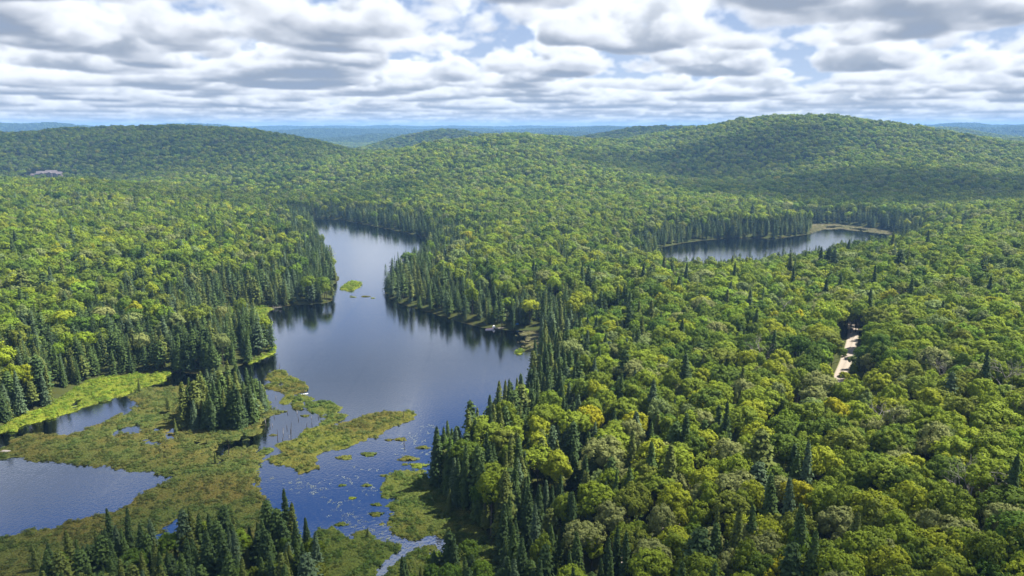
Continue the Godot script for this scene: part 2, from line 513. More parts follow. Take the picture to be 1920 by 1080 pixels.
func build_ground() -> void:
	var side := steps(0, 9500, 620, 5.0, 0.032)
	var xs := PackedFloat32Array()
	for i in range(side.size() - 1, 0, -1): xs.append(-side[i])
	xs.append_array(side)
	var deep := steps(0, 10500, 950, 5.0, 0.03)
	var zs := PackedFloat32Array()
	for i in range(deep.size() - 1, 0, -1): zs.append(-deep[i])
	zs.append_array(steps(0, 3000, 60, 8.0, 0.2))
	var m := grid_mesh(xs, zs, land, func(x: float, y: float, z: float) -> Color:
		var s := shore(x, z)
		if s < 4.0:
			return Color(0.04, 0.048, 0.018).lerp(Color(0.035, 0.045, 0.015), clampf((s + fine_noise.get_noise_2d(x * 2.0, z * 2.0) * 3.0) / 4.0, 0.0, 1.0)) if s > -1.0 else Color(0.03, 0.02, 0.01)
		if z < -3400.0: return Color(0.03, 0.055, 0.018)
		var t := clampf(0.5 + mid_noise.get_noise_2d(x * 3.0, z * 3.0), 0.0, 1.0)
		return Color(0.03, 0.035, 0.012).lerp(Color(0.05, 0.06, 0.02), t))
	var mat := plain(1, 1, 1, 0.95)
	mat.vertex_color_use_as_albedo = true
	mat.metallic_specular = 0.1
	var o := put("ground", m, mat)
	tag(o, "forest floor of the valley and of the wooded hills around the lake", "", "", "structure")

func water_sheet(called: String, poly: PackedVector2Array, label: String, mat: Material) -> void:
	var ix := Geometry2D.triangulate_polygon(poly)
	var v := PackedVector3Array()
	var n := PackedVector3Array()
	var c := PackedColorArray()
	var uv := PackedVector2Array()
	for p in poly:
		v.append(Vector3(p.x, 0, p.y))
		n.append(Vector3.UP)
		c.append(Color.WHITE)
		uv.append(p)
	if ix.size() >= 3:
		var a := v[ix[0]]
		if (v[ix[1]] - a).cross(v[ix[2]] - a).y > 0.0: ix.reverse()
	var o := put(called, mesh_of(v, n, c, ix, uv), mat)
	tag(o, label, "", "", "structure")

func noise_texture(seed_: int, freq: float, octaves: int, size: int, normal: float, low := Color.BLACK, high := Color.WHITE, kind := FastNoiseLite.TYPE_SIMPLEX_SMOOTH) -> NoiseTexture2D:
	var f := FastNoiseLite.new()
	f.seed = seed_
	f.noise_type = kind
	f.frequency = freq
	f.fractal_octaves = octaves
	var t := NoiseTexture2D.new()
	t.width = size
	t.height = size
	t.seamless = true
	t.generate_mipmaps = false
	if normal > 0.0:
		t.as_normal_map = true
		t.bump_strength = normal
	else:
		var g := Gradient.new()
		g.set_color(0, low)
		g.set_color(1, high)
		t.color_ramp = g
	t.noise = f
	return t

func build_water() -> void:
	var m := StandardMaterial3D.new()
	m.albedo_color = lin(0.33, 0.355, 0.41)
	m.metallic = 1.0
	m.roughness = 0.07
	m.normal_enabled = true
	m.normal_texture = noise_texture(5, 0.02, 4, 1024, 6.0)
	m.normal_scale = 0.11
	m.uv1_scale = Vector3(1, 1, 1) / 27.0
	water_sheet("lake_water", pv([-345, -865, 70, -865, 70, -60, -345, -60, -345, -150, -105, -150, -105, -219, -345, -219]), "dark blue main lake mirroring clouds between the forested shores", m)
	water_sheet("pond_water", pv([-345, -219, -105, -219, -105, -150, -345, -150]), "dark blue pond tip enclosed by the brown bog mat, lower left", m)
	water_sheet("hill_pond_water", pv([90, -800, 470, -800, 470, -430, 90, -430]), "dark pond at the foot of the big wooded hill on the right", m)
	water_sheet("distant_lake_water", pv([-880, -3380, -570, -3380, -570, -3000, -880, -3000]), "tiny bright lake far down the valley between the hills", m)

# ---------------------------------------------------------------- bog mats

var mat_list := []    # [polygon, pools, palette]
var bog_material: StandardMaterial3D

func bog_color(x: float, z: float, palette: int) -> Color:
	var a := clampf(0.5 + 0.9 * mid_noise.get_noise_2d(x * 4.0 + 91.0, z * 5.0), 0.0, 1.0)
	var b := clampf(0.5 + 0.9 * fine_noise.get_noise_2d(x * 1.6, z * 2.0 + 40.0), 0.0, 1.0)
	var brown := Color(0.145, 0.116, 0.036)
	var green := Color(0.092, 0.124, 0.033)
	var c := green.lerp(brown, clampf(a * 0.65 + b * 0.3 - 0.14, 0.0, 1.0))
	if palette == 1: c = Color(0.21, 0.26, 0.03).lerp(Color(0.14, 0.19, 0.027), a).lerp(Color(0.17, 0.15, 0.036), clampf(b - 0.6, 0.0, 1.0))
	elif palette == 2: c = Color(0.14, 0.16, 0.03).lerp(Color(0.125, 0.11, 0.031), a).lerp(Color(0.075, 0.10, 0.027), clampf(b * 1.3 - 0.5, 0.0, 1.0))
	elif palette == 3: c = Color(0.135, 0.125, 0.06).lerp(Color(0.095, 0.105, 0.035), a).lerp(Color(0.24, 0.225, 0.165), clampf(b * 1.6 - 0.8, 0.0, 1.0))
	elif palette == 4: c = Color(0.095, 0.135, 0.028).lerp(Color(0.14, 0.145, 0.034), a).lerp(Color(0.08, 0.115, 0.027), b)
	return c

func mat_height(x: float, z: float, poly: PackedVector2Array, pools: Array, ragged: float) -> float:
	var p := Vector2(x, z)
	var s := dist_poly(p, poly)
	if not Geometry2D.is_point_in_polygon(p, poly): s = -s
	for q in pools:
		var t := dist_poly(p, q)
		s = minf(s, -t if Geometry2D.is_point_in_polygon(p, q) else t)
	if s < -6.0: return -1.0
	s += fine_noise.get_noise_2d(x * 1.0, z * 1.0) * 3.0 * ragged + fine_noise.get_noise_2d(x * 4.0, z * 4.0) * 1.8 * ragged
	if s < 0.0: return maxf(-1.0, s * 0.6)
	return minf(s * 0.35, 0.32) + absf(fine_noise.get_noise_2d(x * 5.0 + 7.0, z * 5.0)) * 0.28 * minf(s, 1.0)

func bog_mat(called: String, label: String, poly: PackedVector2Array, palette: int, pools := [], step := 0.9, ragged := 1.0) -> void:
	var lo := poly[0]
	var hi := poly[0]
	for p in poly:
		lo = lo.min(p)
		hi = hi.max(p)
	lo -= Vector2(4, 4)
	hi += Vector2(4, 4)
	var xs := PackedFloat32Array()
	var zs := PackedFloat32Array()
	var x := lo.x
	while x < hi.x + step:
		xs.append(x)
		x += step
	x = lo.y
	while x < hi.y + step:
		zs.append(x)
		x += step
	var m := grid_mesh(xs, zs, func(px: float, pz: float) -> float: return mat_height(px, pz, poly, pools, ragged), func(px: float, _y: float, pz: float) -> Color: return bog_color(px, pz, palette), func(top: float) -> bool: return top > -0.5)
	var o := put(called, m, bog_material)
	tag(o, label, "", "", "structure")
	mat_list.append([poly, pools, palette, lo, hi, ragged])

func tuft_mesh(r: RandomNumberGenerator, blades: int, width: float, tall: float, spread_: float) -> ArrayMesh:
	var g := Geo.new()
	for i in blades:
		var a := r.randf() * TAU
		var d := sqrt(r.randf()) * spread_
		var at := Vector3(cos(a) * d, tall * r.randf_range(0.2, 0.75), sin(a) * d)
		var out := (Vector3(cos(a), 0, sin(a)) * d / spread_ + Vector3(0, 1.2, 0)).normalized()
		g.leaf(at, out, width * r.randf_range(0.7, 1.3), r, 0.5, r.randf_range(0.8, 1.2))
	return g.mesh()

func build_bogs() -> void:
	bog_material = plain(1, 1, 1, 0.95)
	bog_material.vertex_color_use_as_albedo = true
	bog_material.metallic_specular = 0.15
	bog_material.albedo_texture = noise_texture(8, 0.06, 4, 512, 0.0, Color(0.55, 0.55, 0.55), Color(1, 1, 1))
	bog_material.uv1_scale = Vector3(1, 1, 1) / 14.0
	var pools := []
	for q in [
		[-140.1, -228.5, -140.8, -233.4, -138.1, -236.6, -134.2, -236.2, -131, -232.1, -131.4, -226.8, -133.7, -228.9, -137.4, -230.3, -137.8, -228.1],
		[-129.9, -235.2, -129.2, -238, -126.7, -233], [-129.1, -225.9, -124.3, -225.9, -124.6, -222.5, -126.1, -223.4],
		[-123.9, -222.1, -122, -224.2, -118.8, -223, -116.1, -218.4, -117.9, -219.3], [-120.6, -225.9, -121.6, -229.8, -118.5, -228.5, -117.1, -225.5],
		[-107, -222.5, -104.1, -222.5, -102.2, -218.4, -105.2, -220.1], [-104, -215.7, -102.4, -215.7, -101.6, -213.7, -103, -214.1],
		[-94.5, -166.8, -92.1, -174, -88.7, -171.6, -88.6, -165.3, -91.1, -163.6], [-96.8, -213.7, -99.2, -220.9, -95.7, -223.4, -90.4, -225.9, -86.2, -219.3, -92.7, -217.6, -95, -214.5, -91.3, -203.3, -92.1, -203.3],
		[-149.6, -251.4, -150.1, -257.8, -147.5, -260, -144.3, -254.5, -145.7, -252.4, -144.1, -247.3, -144.7, -245.3], [-121.3, -232.1, -120.4, -235.7, -118.3, -233, -117.3, -226.8],
	]: pools.append(pv(q))
	bog_mat("bog_mat", "large brown green bog mat between the back channel and the lower left pond", pv([-178.4, -206.2, -175.4, -213.7, -170.9, -219.3, -172.4, -228.1, -166.7, -228.9, -161.9, -230.3, -155.8, -229.4, -153.6, -232.1, -151.4, -235.7, -147.3, -240.4, -147.6, -249.3, -146.1, -252.9, -147.5, -260, -153, -263.9, -153.9, -269.7, -152.1, -273.9, -146.9, -274.5, -136.1, -276.9, -124.6, -277.6, -114.5, -274.5, -104.4, -270.9, -96.3, -261.1, -91, -251.9, -89.1, -247.3, -90.6, -241.9, -89.7, -235.7, -87.4, -231.2, -90.3, -226.8, -93.8, -227.6, -88.4, -220.5, -85.2, -217.6, -81.8, -211.8, -81, -206.2, -79, -201.2, -77.5, -195.8, -78, -193.8, -75.2, -192.2, -72.5, -188.1, -70.1, -182.4, -62, -171.4, -55, -165.1, -46.6, -153.6, -42.5, -137.8, -137.3, -137.8, -160, -164.6, -138.1, -163.1, -134.1, -165.3, -131.4, -167, -128.3, -168.3, -124.2, -169.8, -121.2, -170.9, -120.5, -173, -119.4, -174.3, -114.8, -175.7, -112, -177.3, -111, -179.8, -109.2, -183.6, -108.3, -187.8, -107.1, -193.8, -103.6, -199.2, -110, -199.9, -112.9, -201.2, -116, -200.9, -120.8, -203, -124.4, -204.4, -128.1, -206.2, -132, -204.8, -136.2, -205.5, -140.4, -206.9, -148.3, -208, -153.2, -208.4, -156.8, -208.8, -160.3, -211, -163.6, -211, -166.2, -210.6, -173.2, -208.4]), 0, pools, 0.8, 0.8)
	bog_mat("meadow", "bright yellow green sedge meadow between the left spruces and the back channel", pv([-184.8, -228.9, -183, -235.7, -184.1, -242.8, -184.3, -248.3, -180.3, -254.5, -180.3, -271.4, -180.6, -282, -175.7, -289.2, -164.8, -291.9, -157.2, -290.6, -151.8, -297.5, -147.4, -286.5, -148.4, -277.6, -152.6, -272.7, -155.4, -265.6, -158.8, -261.1, -161, -258.3, -164.1, -254, -165.4, -250.3, -170, -243.8, -174, -238, -177, -231.2]), 1, [pv([-168.9, -252.4, -171.4, -260, -171.2, -263.9, -167.8, -256.7, -166.6, -251.4])], 0.8, 0.9)
	bog_mat("meadow", "bright green sedge strip in the small cove below the left point", pv([-171.3, -374.8, -176, -393, -165.2, -406.5, -153.2, -413, -141.3, -405.3, -142.4, -395.4, -137.8, -379.2, -131.5, -360.1, -121.9, -339.1, -112.8, -323.5, -114, -315.4, -117.2, -307, -120.3, -303.2, -122.6, -312.3, -121.9, -326, -131.1, -348.3, -140.9, -370.5, -151.7, -379.2, -161.4, -373.7]), 1, [], 0.9, 0.8)
	bog_mat("meadow", "yellow green moss patches behind the spruce island beside the brown bay", pv([-113.7, -265.6, -115.7, -277.6, -110.4, -281.3, -106.4, -277.6, -104.2, -269.1, -107.3, -263.9]), 1, [pv([-110.7, -269.1, -110.3, -272.7, -108.1, -270.3, -108.1, -266.7])], 0.7, 1.1)
	bog_mat("bog_island", "ragged yellow bog island nearest to the brown bay", pv([-105.6, -287.2, -106, -297.5, -100.2, -294, -94.2, -287.2, -89.4, -282.6, -84.3, -275.7, -84.2, -270.9, -86.9, -266.7, -85.8, -261.1, -87.6, -256.7, -91.3, -257.2, -91.2, -263.3, -92, -266.7, -94.7, -270.9, -99.8, -272, -102.8, -277.6, -101.4, -281.3, -105, -283.9]), 2, [pv([-97.9, -277.6, -98, -282.6, -96.3, -280.1, -96.2, -276.3])], 0.55, 0.45)
	bog_mat("bog_island", "flat green bog island just below the paddle boarder", pv([-87.5, -264.4, -84.5, -267.3, -78.3, -262.7, -79.5, -259.4, -85.2, -258.9]), 4, [], 0.5, 0.4)
	bog_mat("bog_island", "small yellow green bog island under the flat green one", pv([-85.5, -257.2, -83.1, -258.9, -80.9, -257.2, -80.1, -251.4, -83.7, -251.4]), 2, [], 0.5, 0.4)
	bog_mat("bog_island", "dark green humped bog island leading to the long tongue", pv([-80.4, -254.5, -80, -258.3, -75.4, -260.5, -71.5, -259.4, -66, -254.5, -64.7, -250.9, -65.9, -248.3, -61.1, -245.8, -60.7, -241.4, -64.9, -238.5, -68.9, -236.2, -70.8, -239, -69, -243.8, -73.3, -247.3, -77.4, -249.8]), 4, [pv([-71.6, -246.3, -69.8, -247.8, -68.6, -245.3, -70.4, -243.8])], 0.55, 0.5)
	bog_mat("bog_island", "long bog tongue with a rounded green end reaching into the lake", pv([-79.3, -210.6, -76.5, -215.3, -80.8, -220.5, -78.5, -223.4, -73.5, -226.3, -73.5, -233.4, -69.6, -235.7, -64.2, -239, -59.3, -241.4, -54.8, -245.8, -49.8, -249.3, -44.3, -249.8, -38.6, -249.8, -36, -245.8, -36, -242.3, -39.1, -239.9, -40, -236.6, -44.3, -233.4, -45, -230.3, -47.6, -226.8, -50.3, -227.6, -50, -224.2, -52.4, -221.7, -55.6, -218.8, -58.8, -216.8, -61.6, -215.3, -63.7, -212.6, -62.5, -209.1, -64.7, -208.4, -61.4, -204, -62.8, -201.6, -66.1, -200.9, -70.2, -204.8, -73.7, -206.6, -75.8, -205.8]), 2, [pv([-73.6, -219.3, -72.6, -220.9, -71.3, -219.3, -72.2, -218]), pv([-65.1, -237.1, -63.7, -239, -62.7, -236.6, -64.3, -235.2])], 0.6, 0.6)
	bog_mat("bog_island", "narrow green bog strip between the bright pool and the long tongue", pv([-85.1, -215.3, -83.6, -218, -80.6, -219.3, -79, -216.1, -81, -214.5, -83.4, -213.3]), 4, [], 0.5, 0.4)
	bog_mat("bog_mat", "olive bog mat below the dark spruces on the right bank", pv([-39.8, -194.2, -39, -196.5, -36.4, -201.2, -33.2, -203, -28.6, -203, -26.4, -199.9, -24.1, -196.5, -17, -185.4, -11.3, -179.6, -6.1, -167.5, -6, -163.8, -9.7, -161.7, -14.2, -162.6, -18.7, -165.1, -22.7, -165.5, -26.5, -164.8, -29.6, -165.1, -32.7, -169.6, -34.8, -172.4, -32.8, -176.2, -34.5, -180.1, -36.1, -183, -34.7, -184.2, -38.1, -186.9]), 4, [pv([-36.7, -185.1, -34.8, -185.7, -32.6, -184.5, -34.3, -183.6])], 0.6, 0.8)
	bog_mat("bog_mat", "green bog mat at the bottom of the lake beside the lower wood", pv([-52, -167.5, -52, -168.5, -48.7, -169.1, -43.6, -166.8, -42.2, -165.3, -41.6, -168.5, -39, -168.3, -34.6, -166, -28.5, -161.7, -28.3, -160, -30.2, -157.3, -32.7, -153.1, -32.2, -147.3, -31, -137.8, -43.5, -137.8, -47.2, -153.6]), 4, [], 0.6, 0.8)
	bog_mat("bog_mat", "bright green bog corner under the small spruces at the lower edge", pv([-31, -148.3, -28.7, -154.6, -25, -159.4, -21.9, -161.2, -20, -158.9, -20.5, -156.6, -16.8, -158.4, -11, -161.7, -4.1, -162.6, -1.8, -137.8, -29.1, -137.8]), 4, [pv([-19.7, -158.9, -18.5, -160.3, -17.9, -156.6, -18.6, -153.1, -19.6, -155.7])], 0.6, 0.8)
	bog_mat("mudflat", "pale mudflat with lily leaves at the far corner of the hill pond", pv([301, -705.8, 332.6, -782.4, 362, -786.9, 382.2, -760.7, 392.7, -736.2, 384.6, -688, 374.3, -705.8, 361.6, -720.7, 346.8, -740.2, 328.2, -736.2]), 3, [pv([332.3, -752.3, 350.5, -764.9, 357.1, -756.5, 340.1, -744.2]), pv([355.3, -740.2, 371.6, -748.2, 375.3, -728.3, 361.8, -724.5])], 1.6, 1.4)
	bog_mat("meadow", "bright green marsh on the near left edge of the hill pond", pv([111, -528.9, 121.6, -564.5, 129.6, -569.3, 127.6, -548.4, 118.7, -526.8, 111.7, -516.6]), 1, [], 1.0, 1.2)
	bog_mat("mudflat", "brown lily covered shallows in the inlet beyond the dock", pv([7, -354.1, 14.6, -356.1, 16.6, -339.1, 13.7, -318.6, 9.1, -320.2, 6.2, -326, 7.9, -334.6, 4.3, -339.1, 6.5, -344.6, 2.2, -349.3]), 3, [pv([3.3, -344.6, 7.1, -346.4, 8.6, -339.1, 5.3, -337.3])], 0.8, 1.6)
	bog_mat("bog_island", "small bright yellow green island below the lily shallows", pv([0.8, -322.7, 3.9, -326, 6.2, -324.3, 4.6, -318.6, 2, -318.6]), 1, [], 0.5, 0.5)
	bog_mat("bog_island", "small yellow green island in the narrows off the left point", pv([-115.9, -457.7, -114.6, -469.1, -112.2, -482.8, -105.1, -477.6, -101.9, -464.1, -104.2, -453, -108.4, -449.9]), 1, [], 0.7, 0.5)
	# small tussocks that stand alone in the water
	var spots := [-100.6, -433.5, -93.1, -435, -87.6, -430.7, -102.6, -436.4, -42.4, -224.6, -38.4, -225.1, -29.9, -218.8, -33.6, -210.6, -34.2, -206.6, -29.7, -205.8, -47, -213.7, -54.5, -211.4, -48.6, -214.5, -43.8, -193.2, -51.1, -193.2, -46.4, -185.7, -37.8, -177, -39.7, -199.2, -38.6, -182.1, -46.3, -171.9, -88.1, -249.3, -88.1, -247.3, -86.9, -249.3, -77.1, -245.3, -21.4, -160.5, -40.6, -167, -83.5, -228.5, -65.5, -233.4]
	var sizes := [2.6, 4.0, 2.2, 1.2, 2.0, 3.4, 3.2, 4.8, 1.6, 4.4, 3.8, 4.0, 1.6, 2.2, 1.6, 1.6, 3.0, 1.6, 2.2, 2.6, 1.2, 1.5, 2.4, 2.4, 4.4, 2.4, 1.8, 1.6]
	var where := ["beside the narrows island", "beside the narrows island", "beside the narrows island", "beside the narrows island", "off the long tongue", "off the long tongue", "off the dark spruces", "off the dark spruces", "off the dark spruces", "off the dark spruces", "under the long tongue", "under the long tongue", "under the long tongue", "in the open blue water", "in the open blue water", "in the open blue water", "in front of the olive mat", "in front of the olive mat", "in front of the olive mat", "above the bottom mat", "in the bright pool", "in the bright pool", "in the bright pool", "in the bright pool", "by the lower edge channel", "above the bottom mat", "at the spruce island", "at the humped island"]
	var tone := [1, 2, 1, 4, 2, 2, 2, 2, 4, 1, 4, 2, 4, 4, 4, 1, 4, 4, 4, 4, 0, 0, 0, 4, 4, 0, 0, 0]
	var entries := []
	for i in sizes.size():
		var c := Vector2(spots[i * 2], spots[i * 2 + 1])
		var g := Geo.new()
		var r := RandomNumberGenerator.new()
		r.seed = 400 + i
		var a: float = sizes[i] * 0.5
		for k in int(90 + a * a * 60):
			var t := r.randf() * TAU
			var wob := 0.8 + 0.3 * sin(t * 3.0 + i) + 0.15 * sin(t * 7.0 + i * 2.0)
			var d := sqrt(r.randf()) * wob
			var col := bog_color(c.x + cos(t) * d * a, c.y + sin(t) * d * a, tone[i])
			g.tint = col
			g.leaf(Vector3(cos(t) * d * a * 1.5, 0.05 + (1.0 - d * d * 0.8) * minf(a * 0.22, 0.5) * r.randf_range(0.5, 1.0), sin(t) * d * a * 0.8), (Vector3(cos(t) * d, 1.3, sin(t) * d)).normalized(), 0.26, r, 0.4, r.randf_range(0.8, 1.2))
		var o := put("bog_tussock", g.mesh(), leaf_white)
		o.position = Vector3(c.x, 0, c.y)
		entries.append([o, ("tiny " if sizes[i] < 2.0 else "small ") + ["brown", "yellow green", "olive", "pale", "green"][tone[i]] + " bog tussock " + where[i], "bog tussock", "tussocks standing in the water"])
	name_apart(entries)

func mat_top(x: float, z: float) -> float:
	var best := -1.0
	for m in mat_list:
		if x < m[3].x or z < m[3].y or x > m[4].x or z > m[4].y: continue
		best = maxf(best, mat_height(x, z, m[0], m[1], m[5]))
	return best

func build_sedge() -> void:
	var r := RandomNumberGenerator.new()
	r.seed = 77
	var tufts := tuft_mesh(r, 14, 0.17, 0.55, 0.45)
	var shrub := tuft_mesh(r, 46, 0.22, 1.05, 0.85)
	var w1 := []
	var c1 := []
	var w2 := []
	var c2 := []
	for m in mat_list:
		var lo: Vector2 = m[3]
		var hi: Vector2 = m[4]
		var far := clampf(-hi.y / 300.0, 0.7, 2.2)
		var step := 0.85 * far
		var z := lo.y
		while z < hi.y:
			var x := lo.x
			while x < hi.x:
				var px := x + r.randf() * step
				var pz := z + r.randf() * step
				x += step
				if absf(px) > -pz * 0.85 + 10.0 or pz > -100.0: continue
				var h := mat_height(px, pz, m[0], m[1], m[5])
				if h < 0.12: continue
				var c := bog_color(px, pz, m[2])
				var k := r.randf_range(0.75, 1.2)
				c = Color(c.r * k, c.g * k * r.randf_range(0.95, 1.06), c.b * k)
				var bushy := fine_noise.get_noise_2d(px * 1.4 + 300.0, pz * 1.4) + r.randf_range(-0.25, 0.25)
				if m[2] != 3 and bushy > 0.05 and r.randf() < 0.5:
					w2.append(Transform3D(Basis(Vector3.UP, r.randf() * TAU).scaled(Vector3.ONE * r.randf_range(0.6, 1.25) * minf(far, 1.3)), Vector3(px, h - 0.1, pz)))
					c2.append(Color(c.r * 0.75, c.g * 0.9, c.b * 0.9))
				else:
					var sc := r.randf_range(0.6, 1.2) * far
					w1.append(Transform3D(Basis(Vector3.UP, r.randf() * TAU).scaled(Vector3(sc, sc * (0.35 if m[2] == 3 else 0.85), sc)), Vector3(px, h - 0.08, pz)))
					c1.append(c)
			z += step
	tag(many("sedge", tufts, leaf_white, w1, c1), "short brown and green sedge covering the bog mats and meadows", "grass")
	tag(many("bog_shrubs", shrub, leaf_white, w2, c2), "low dark leatherleaf shrubs scattered over the bog mats", "shrubs")
	# floating lily leaves
	var g := Geo.new()
	for i in 5:
		var a := r.randf() * TAU
		g.leaf(Vector3(cos(a) * r.randf() * 0.9, 0.02, sin(a) * r.randf() * 0.9), Vector3.UP, 0.2, r, 0.02, r.randf_range(0.85, 1.15))
	var w3 := []
	var c3 := []
	var cl := [-66.7, -193.8, -63.9, -195.1, -60, -192.9, -57.3, -191.6, -52.3, -184.5, -48.4, -181, -45.1, -176.5, -41.9, -173.2, -39.1, -170.6, -36.7, -168.8, -34.4, -166.8, -41.4, -191.6, -37.9, -191.6, -31, -223.4, -34.2, -227.6, -29.5, -230.3, -35.4, -216.1, -27.8, -235.7, -28.1, -213.7, -43.3, -171.4, -46.8, -174, -74.4, -197.5, -49, -183.6, -58, -188.4, -45.3, -203.3, -50.8, -198.1, -32.6, -164.6, -29.6, -162.6, -26.2, -163.1, -34.6, -171.4]
	for i in range(0, cl.size(), 2):
		for k in 9:
			var d := absf(r.randfn(0.0, 2.6))
			var a := r.randf() * TAU
			var p := Vector2(cl[i] + cos(a) * d * 1.8, cl[i + 1] + sin(a) * d)
			if mat_top(p.x, p.y) > -0.1: continue
			w3.append(Transform3D(Basis(Vector3.UP, r.randf() * TAU).scaled(Vector3(1, 1, 1) * r.randf_range(0.4, 1.0)), Vector3(p.x, 0.0, p.y)))
			c3.append(Color(0.2, 0.23, 0.18) * r.randf_range(0.6, 1.2))
	tag(many("lily_pads", g.mesh(), leaf_white, w3, c3), "pale lily pads floating in loose streaks on the dark water", "lily pads")

# ---------------------------------------------------------------- foliage geometry

class Geo:
	var v := PackedVector3Array()
	var n := PackedVector3Array()
	var c := PackedColorArray()
	var ix := PackedInt32Array()
	var tint := Color.WHITE

	func quad(p: Vector3, a: Vector3, b: Vector3, nrm: Vector3, k: float) -> void:
		# a leaf shaped patch round p spanned by a and b
		if a.cross(b).dot(nrm) < 0.0: b = -b
		var at := v.size()
		v.append(p - a)
		v.append(p + b)
		v.append(p + a)
		v.append(p - b)
		var col := Color(tint.r * k, tint.g * k, tint.b * k)
		for i in 4:
			n.append(nrm)
			c.append(col)
		ix.append_array(PackedInt32Array([at, at + 1, at + 2, at, at + 2, at + 3]))

	func leaf(p: Vector3, out: Vector3, size: float, r: RandomNumberGenerator, tilt: float, k: float) -> void:
		var nn := (out + Vector3(r.randfn(0, tilt), r.randfn(0, tilt), r.randfn(0, tilt))).normalized()
		var a := nn.cross(Vector3(r.randf_range(-1, 1), r.randf_range(-1, 1), r.randf_range(-1, 1))).normalized()
		var b := nn.cross(a)
		quad(p, a * size, b * size * r.randf_range(0.6, 0.9), (out * 0.65 + nn * 0.5).normalized(), k)

	func tube(p: Vector3, q: Vector3, r0: float, r1: float, sides: int, k := 1.0) -> void:
		var d := (q - p).normalized()
		var a := d.cross(Vector3(0.3, 0.1, 1.0) if absf(d.y) > 0.9 else Vector3.UP).normalized()
		var b := d.cross(a)
		var at := v.size()
		for i in sides:
			var t := TAU * i / sides
			var o := a * cos(t) + b * sin(t)
			v.append(p + o * r0)
			v.append(q + o * r1)
			for j in 2:
				n.append(o)
				c.append(Color(tint.r * k, tint.g * k, tint.b * k))
		for i in sides:
			var s := at + i * 2
			var e := at + ((i + 1) % sides) * 2
			ix.append_array(PackedInt32Array([s, s + 1, e, e, s + 1, e + 1]))

	func mesh() -> ArrayMesh:
		var arr := []
		arr.resize(Mesh.ARRAY_MAX)
		arr[Mesh.ARRAY_VERTEX] = v
		arr[Mesh.ARRAY_NORMAL] = n
		arr[Mesh.ARRAY_COLOR] = c
		arr[Mesh.ARRAY_INDEX] = ix
		var m := ArrayMesh.new()
		m.add_surface_from_arrays(Mesh.PRIMITIVE_TRIANGLES, arr)
		return m

var leaf_white: StandardMaterial3D
var needle_white: StandardMaterial3D
var bark: StandardMaterial3D
var grey_bark: StandardMaterial3D

func broad_crown(seed_: int, lobes: int, clumps: int, cards: int, size: float, shape: int) -> ArrayMesh:
	# crown of a broadleaf tree about 17 m tall, 10 m wide: lobes of leaf clumps of small leaf patches
	var r := RandomNumberGenerator.new()
	r.seed = seed_
	var g := Geo.new()
	var half := Vector3(4.7, 4.3, 4.7)
	if shape == 1: half = Vector3(4.0, 5.4, 4.0)
	elif shape == 2: half = Vector3(5.4, 3.6, 5.4)
	var mid := Vector3(0, 16.5 - half.y, 0)
	var cs := []
	for i in lobes:
		var y := 1.0 - 1.45 * (i + 0.5) / lobes
		var a := i * 2.39996 + r.randf_range(-0.4, 0.4)
		var q := sqrt(maxf(0.0, 1.0 - y * y))
		var dir := Vector3(cos(a) * q, y, sin(a) * q)
		var f := r.randf_range(0.5, 0.74)
		cs.append([mid + dir * half * f, half.x * r.randf_range(0.22, 0.50), dir, r.randf_range(0.88, 1.12)])
	cs.append([mid - Vector3(0, half.y * 0.1, 0), half.x * 0.62, Vector3.UP, 1.0])
	for L in cs:
		var rad: float = L[1]
		for k in clumps:
			var d := Vector3(r.randfn(), r.randfn() * 0.9 + 0.25, r.randfn()).normalized()
			d = (d + L[2] * 0.55).normalized()
			var p: Vector3 = L[0] + d * rad * (r.randf_range(0.74, 1.12) if r.randf() < 0.9 else r.randf_range(1.1, 1.35))
			var inside := false
			for M in cs:
				if M != L and p.distance_to(M[0]) < M[1] * 0.78:
					inside = true
					break
			if inside: continue
			var out := (d * 0.75 + ((p - mid) / half).normalized() * 0.45 + Vector3(0, 0.15, 0)).normalized()
			var kk: float = L[3] * r.randf_range(0.85, 1.15)
			for j in cards:
				var o := Vector3(r.randfn(), r.randfn(), r.randfn()) * size * 1.15
				o -= out * o.dot(out) * 0.6
				o -= out * (o.length_squared() / (size * 4.0))
				g.leaf(p + o, (out + o * (0.35 / size)).normalized(), size * r.randf_range(0.6, 1.1), r, 0.26, kk * r.randf_range(0.72, 1.28))
	return g.mesh()

func broad_trunk(seed_: int) -> ArrayMesh:
	var r := RandomNumberGenerator.new()
	r.seed = seed_
	var g := Geo.new()
	g.tube(Vector3(0, -0.6, 0), Vector3(0.1, 6, 0.1), 0.26, 0.19, 7)
	g.tube(Vector3(0.1, 6, 0.1), Vector3(0.2, 12.5, 0), 0.19, 0.06, 6)
	for i in 7:
		var a := i * 2.4 + r.randf()
		var y := r.randf_range(5.0, 10.0)
		var e := Vector3(cos(a) * 2.9, y + r.randf_range(1.8, 3.4), sin(a) * 2.9)
		g.tube(Vector3(0.1, y, 0.1), e * Vector3(0.5, 1, 0.5) - Vector3(0, 0.7, 0), 0.11, 0.07, 5)
		g.tube(e * Vector3(0.5, 1, 0.5) - Vector3(0, 0.7, 0), e, 0.07, 0.03, 4)
	return g.mesh()

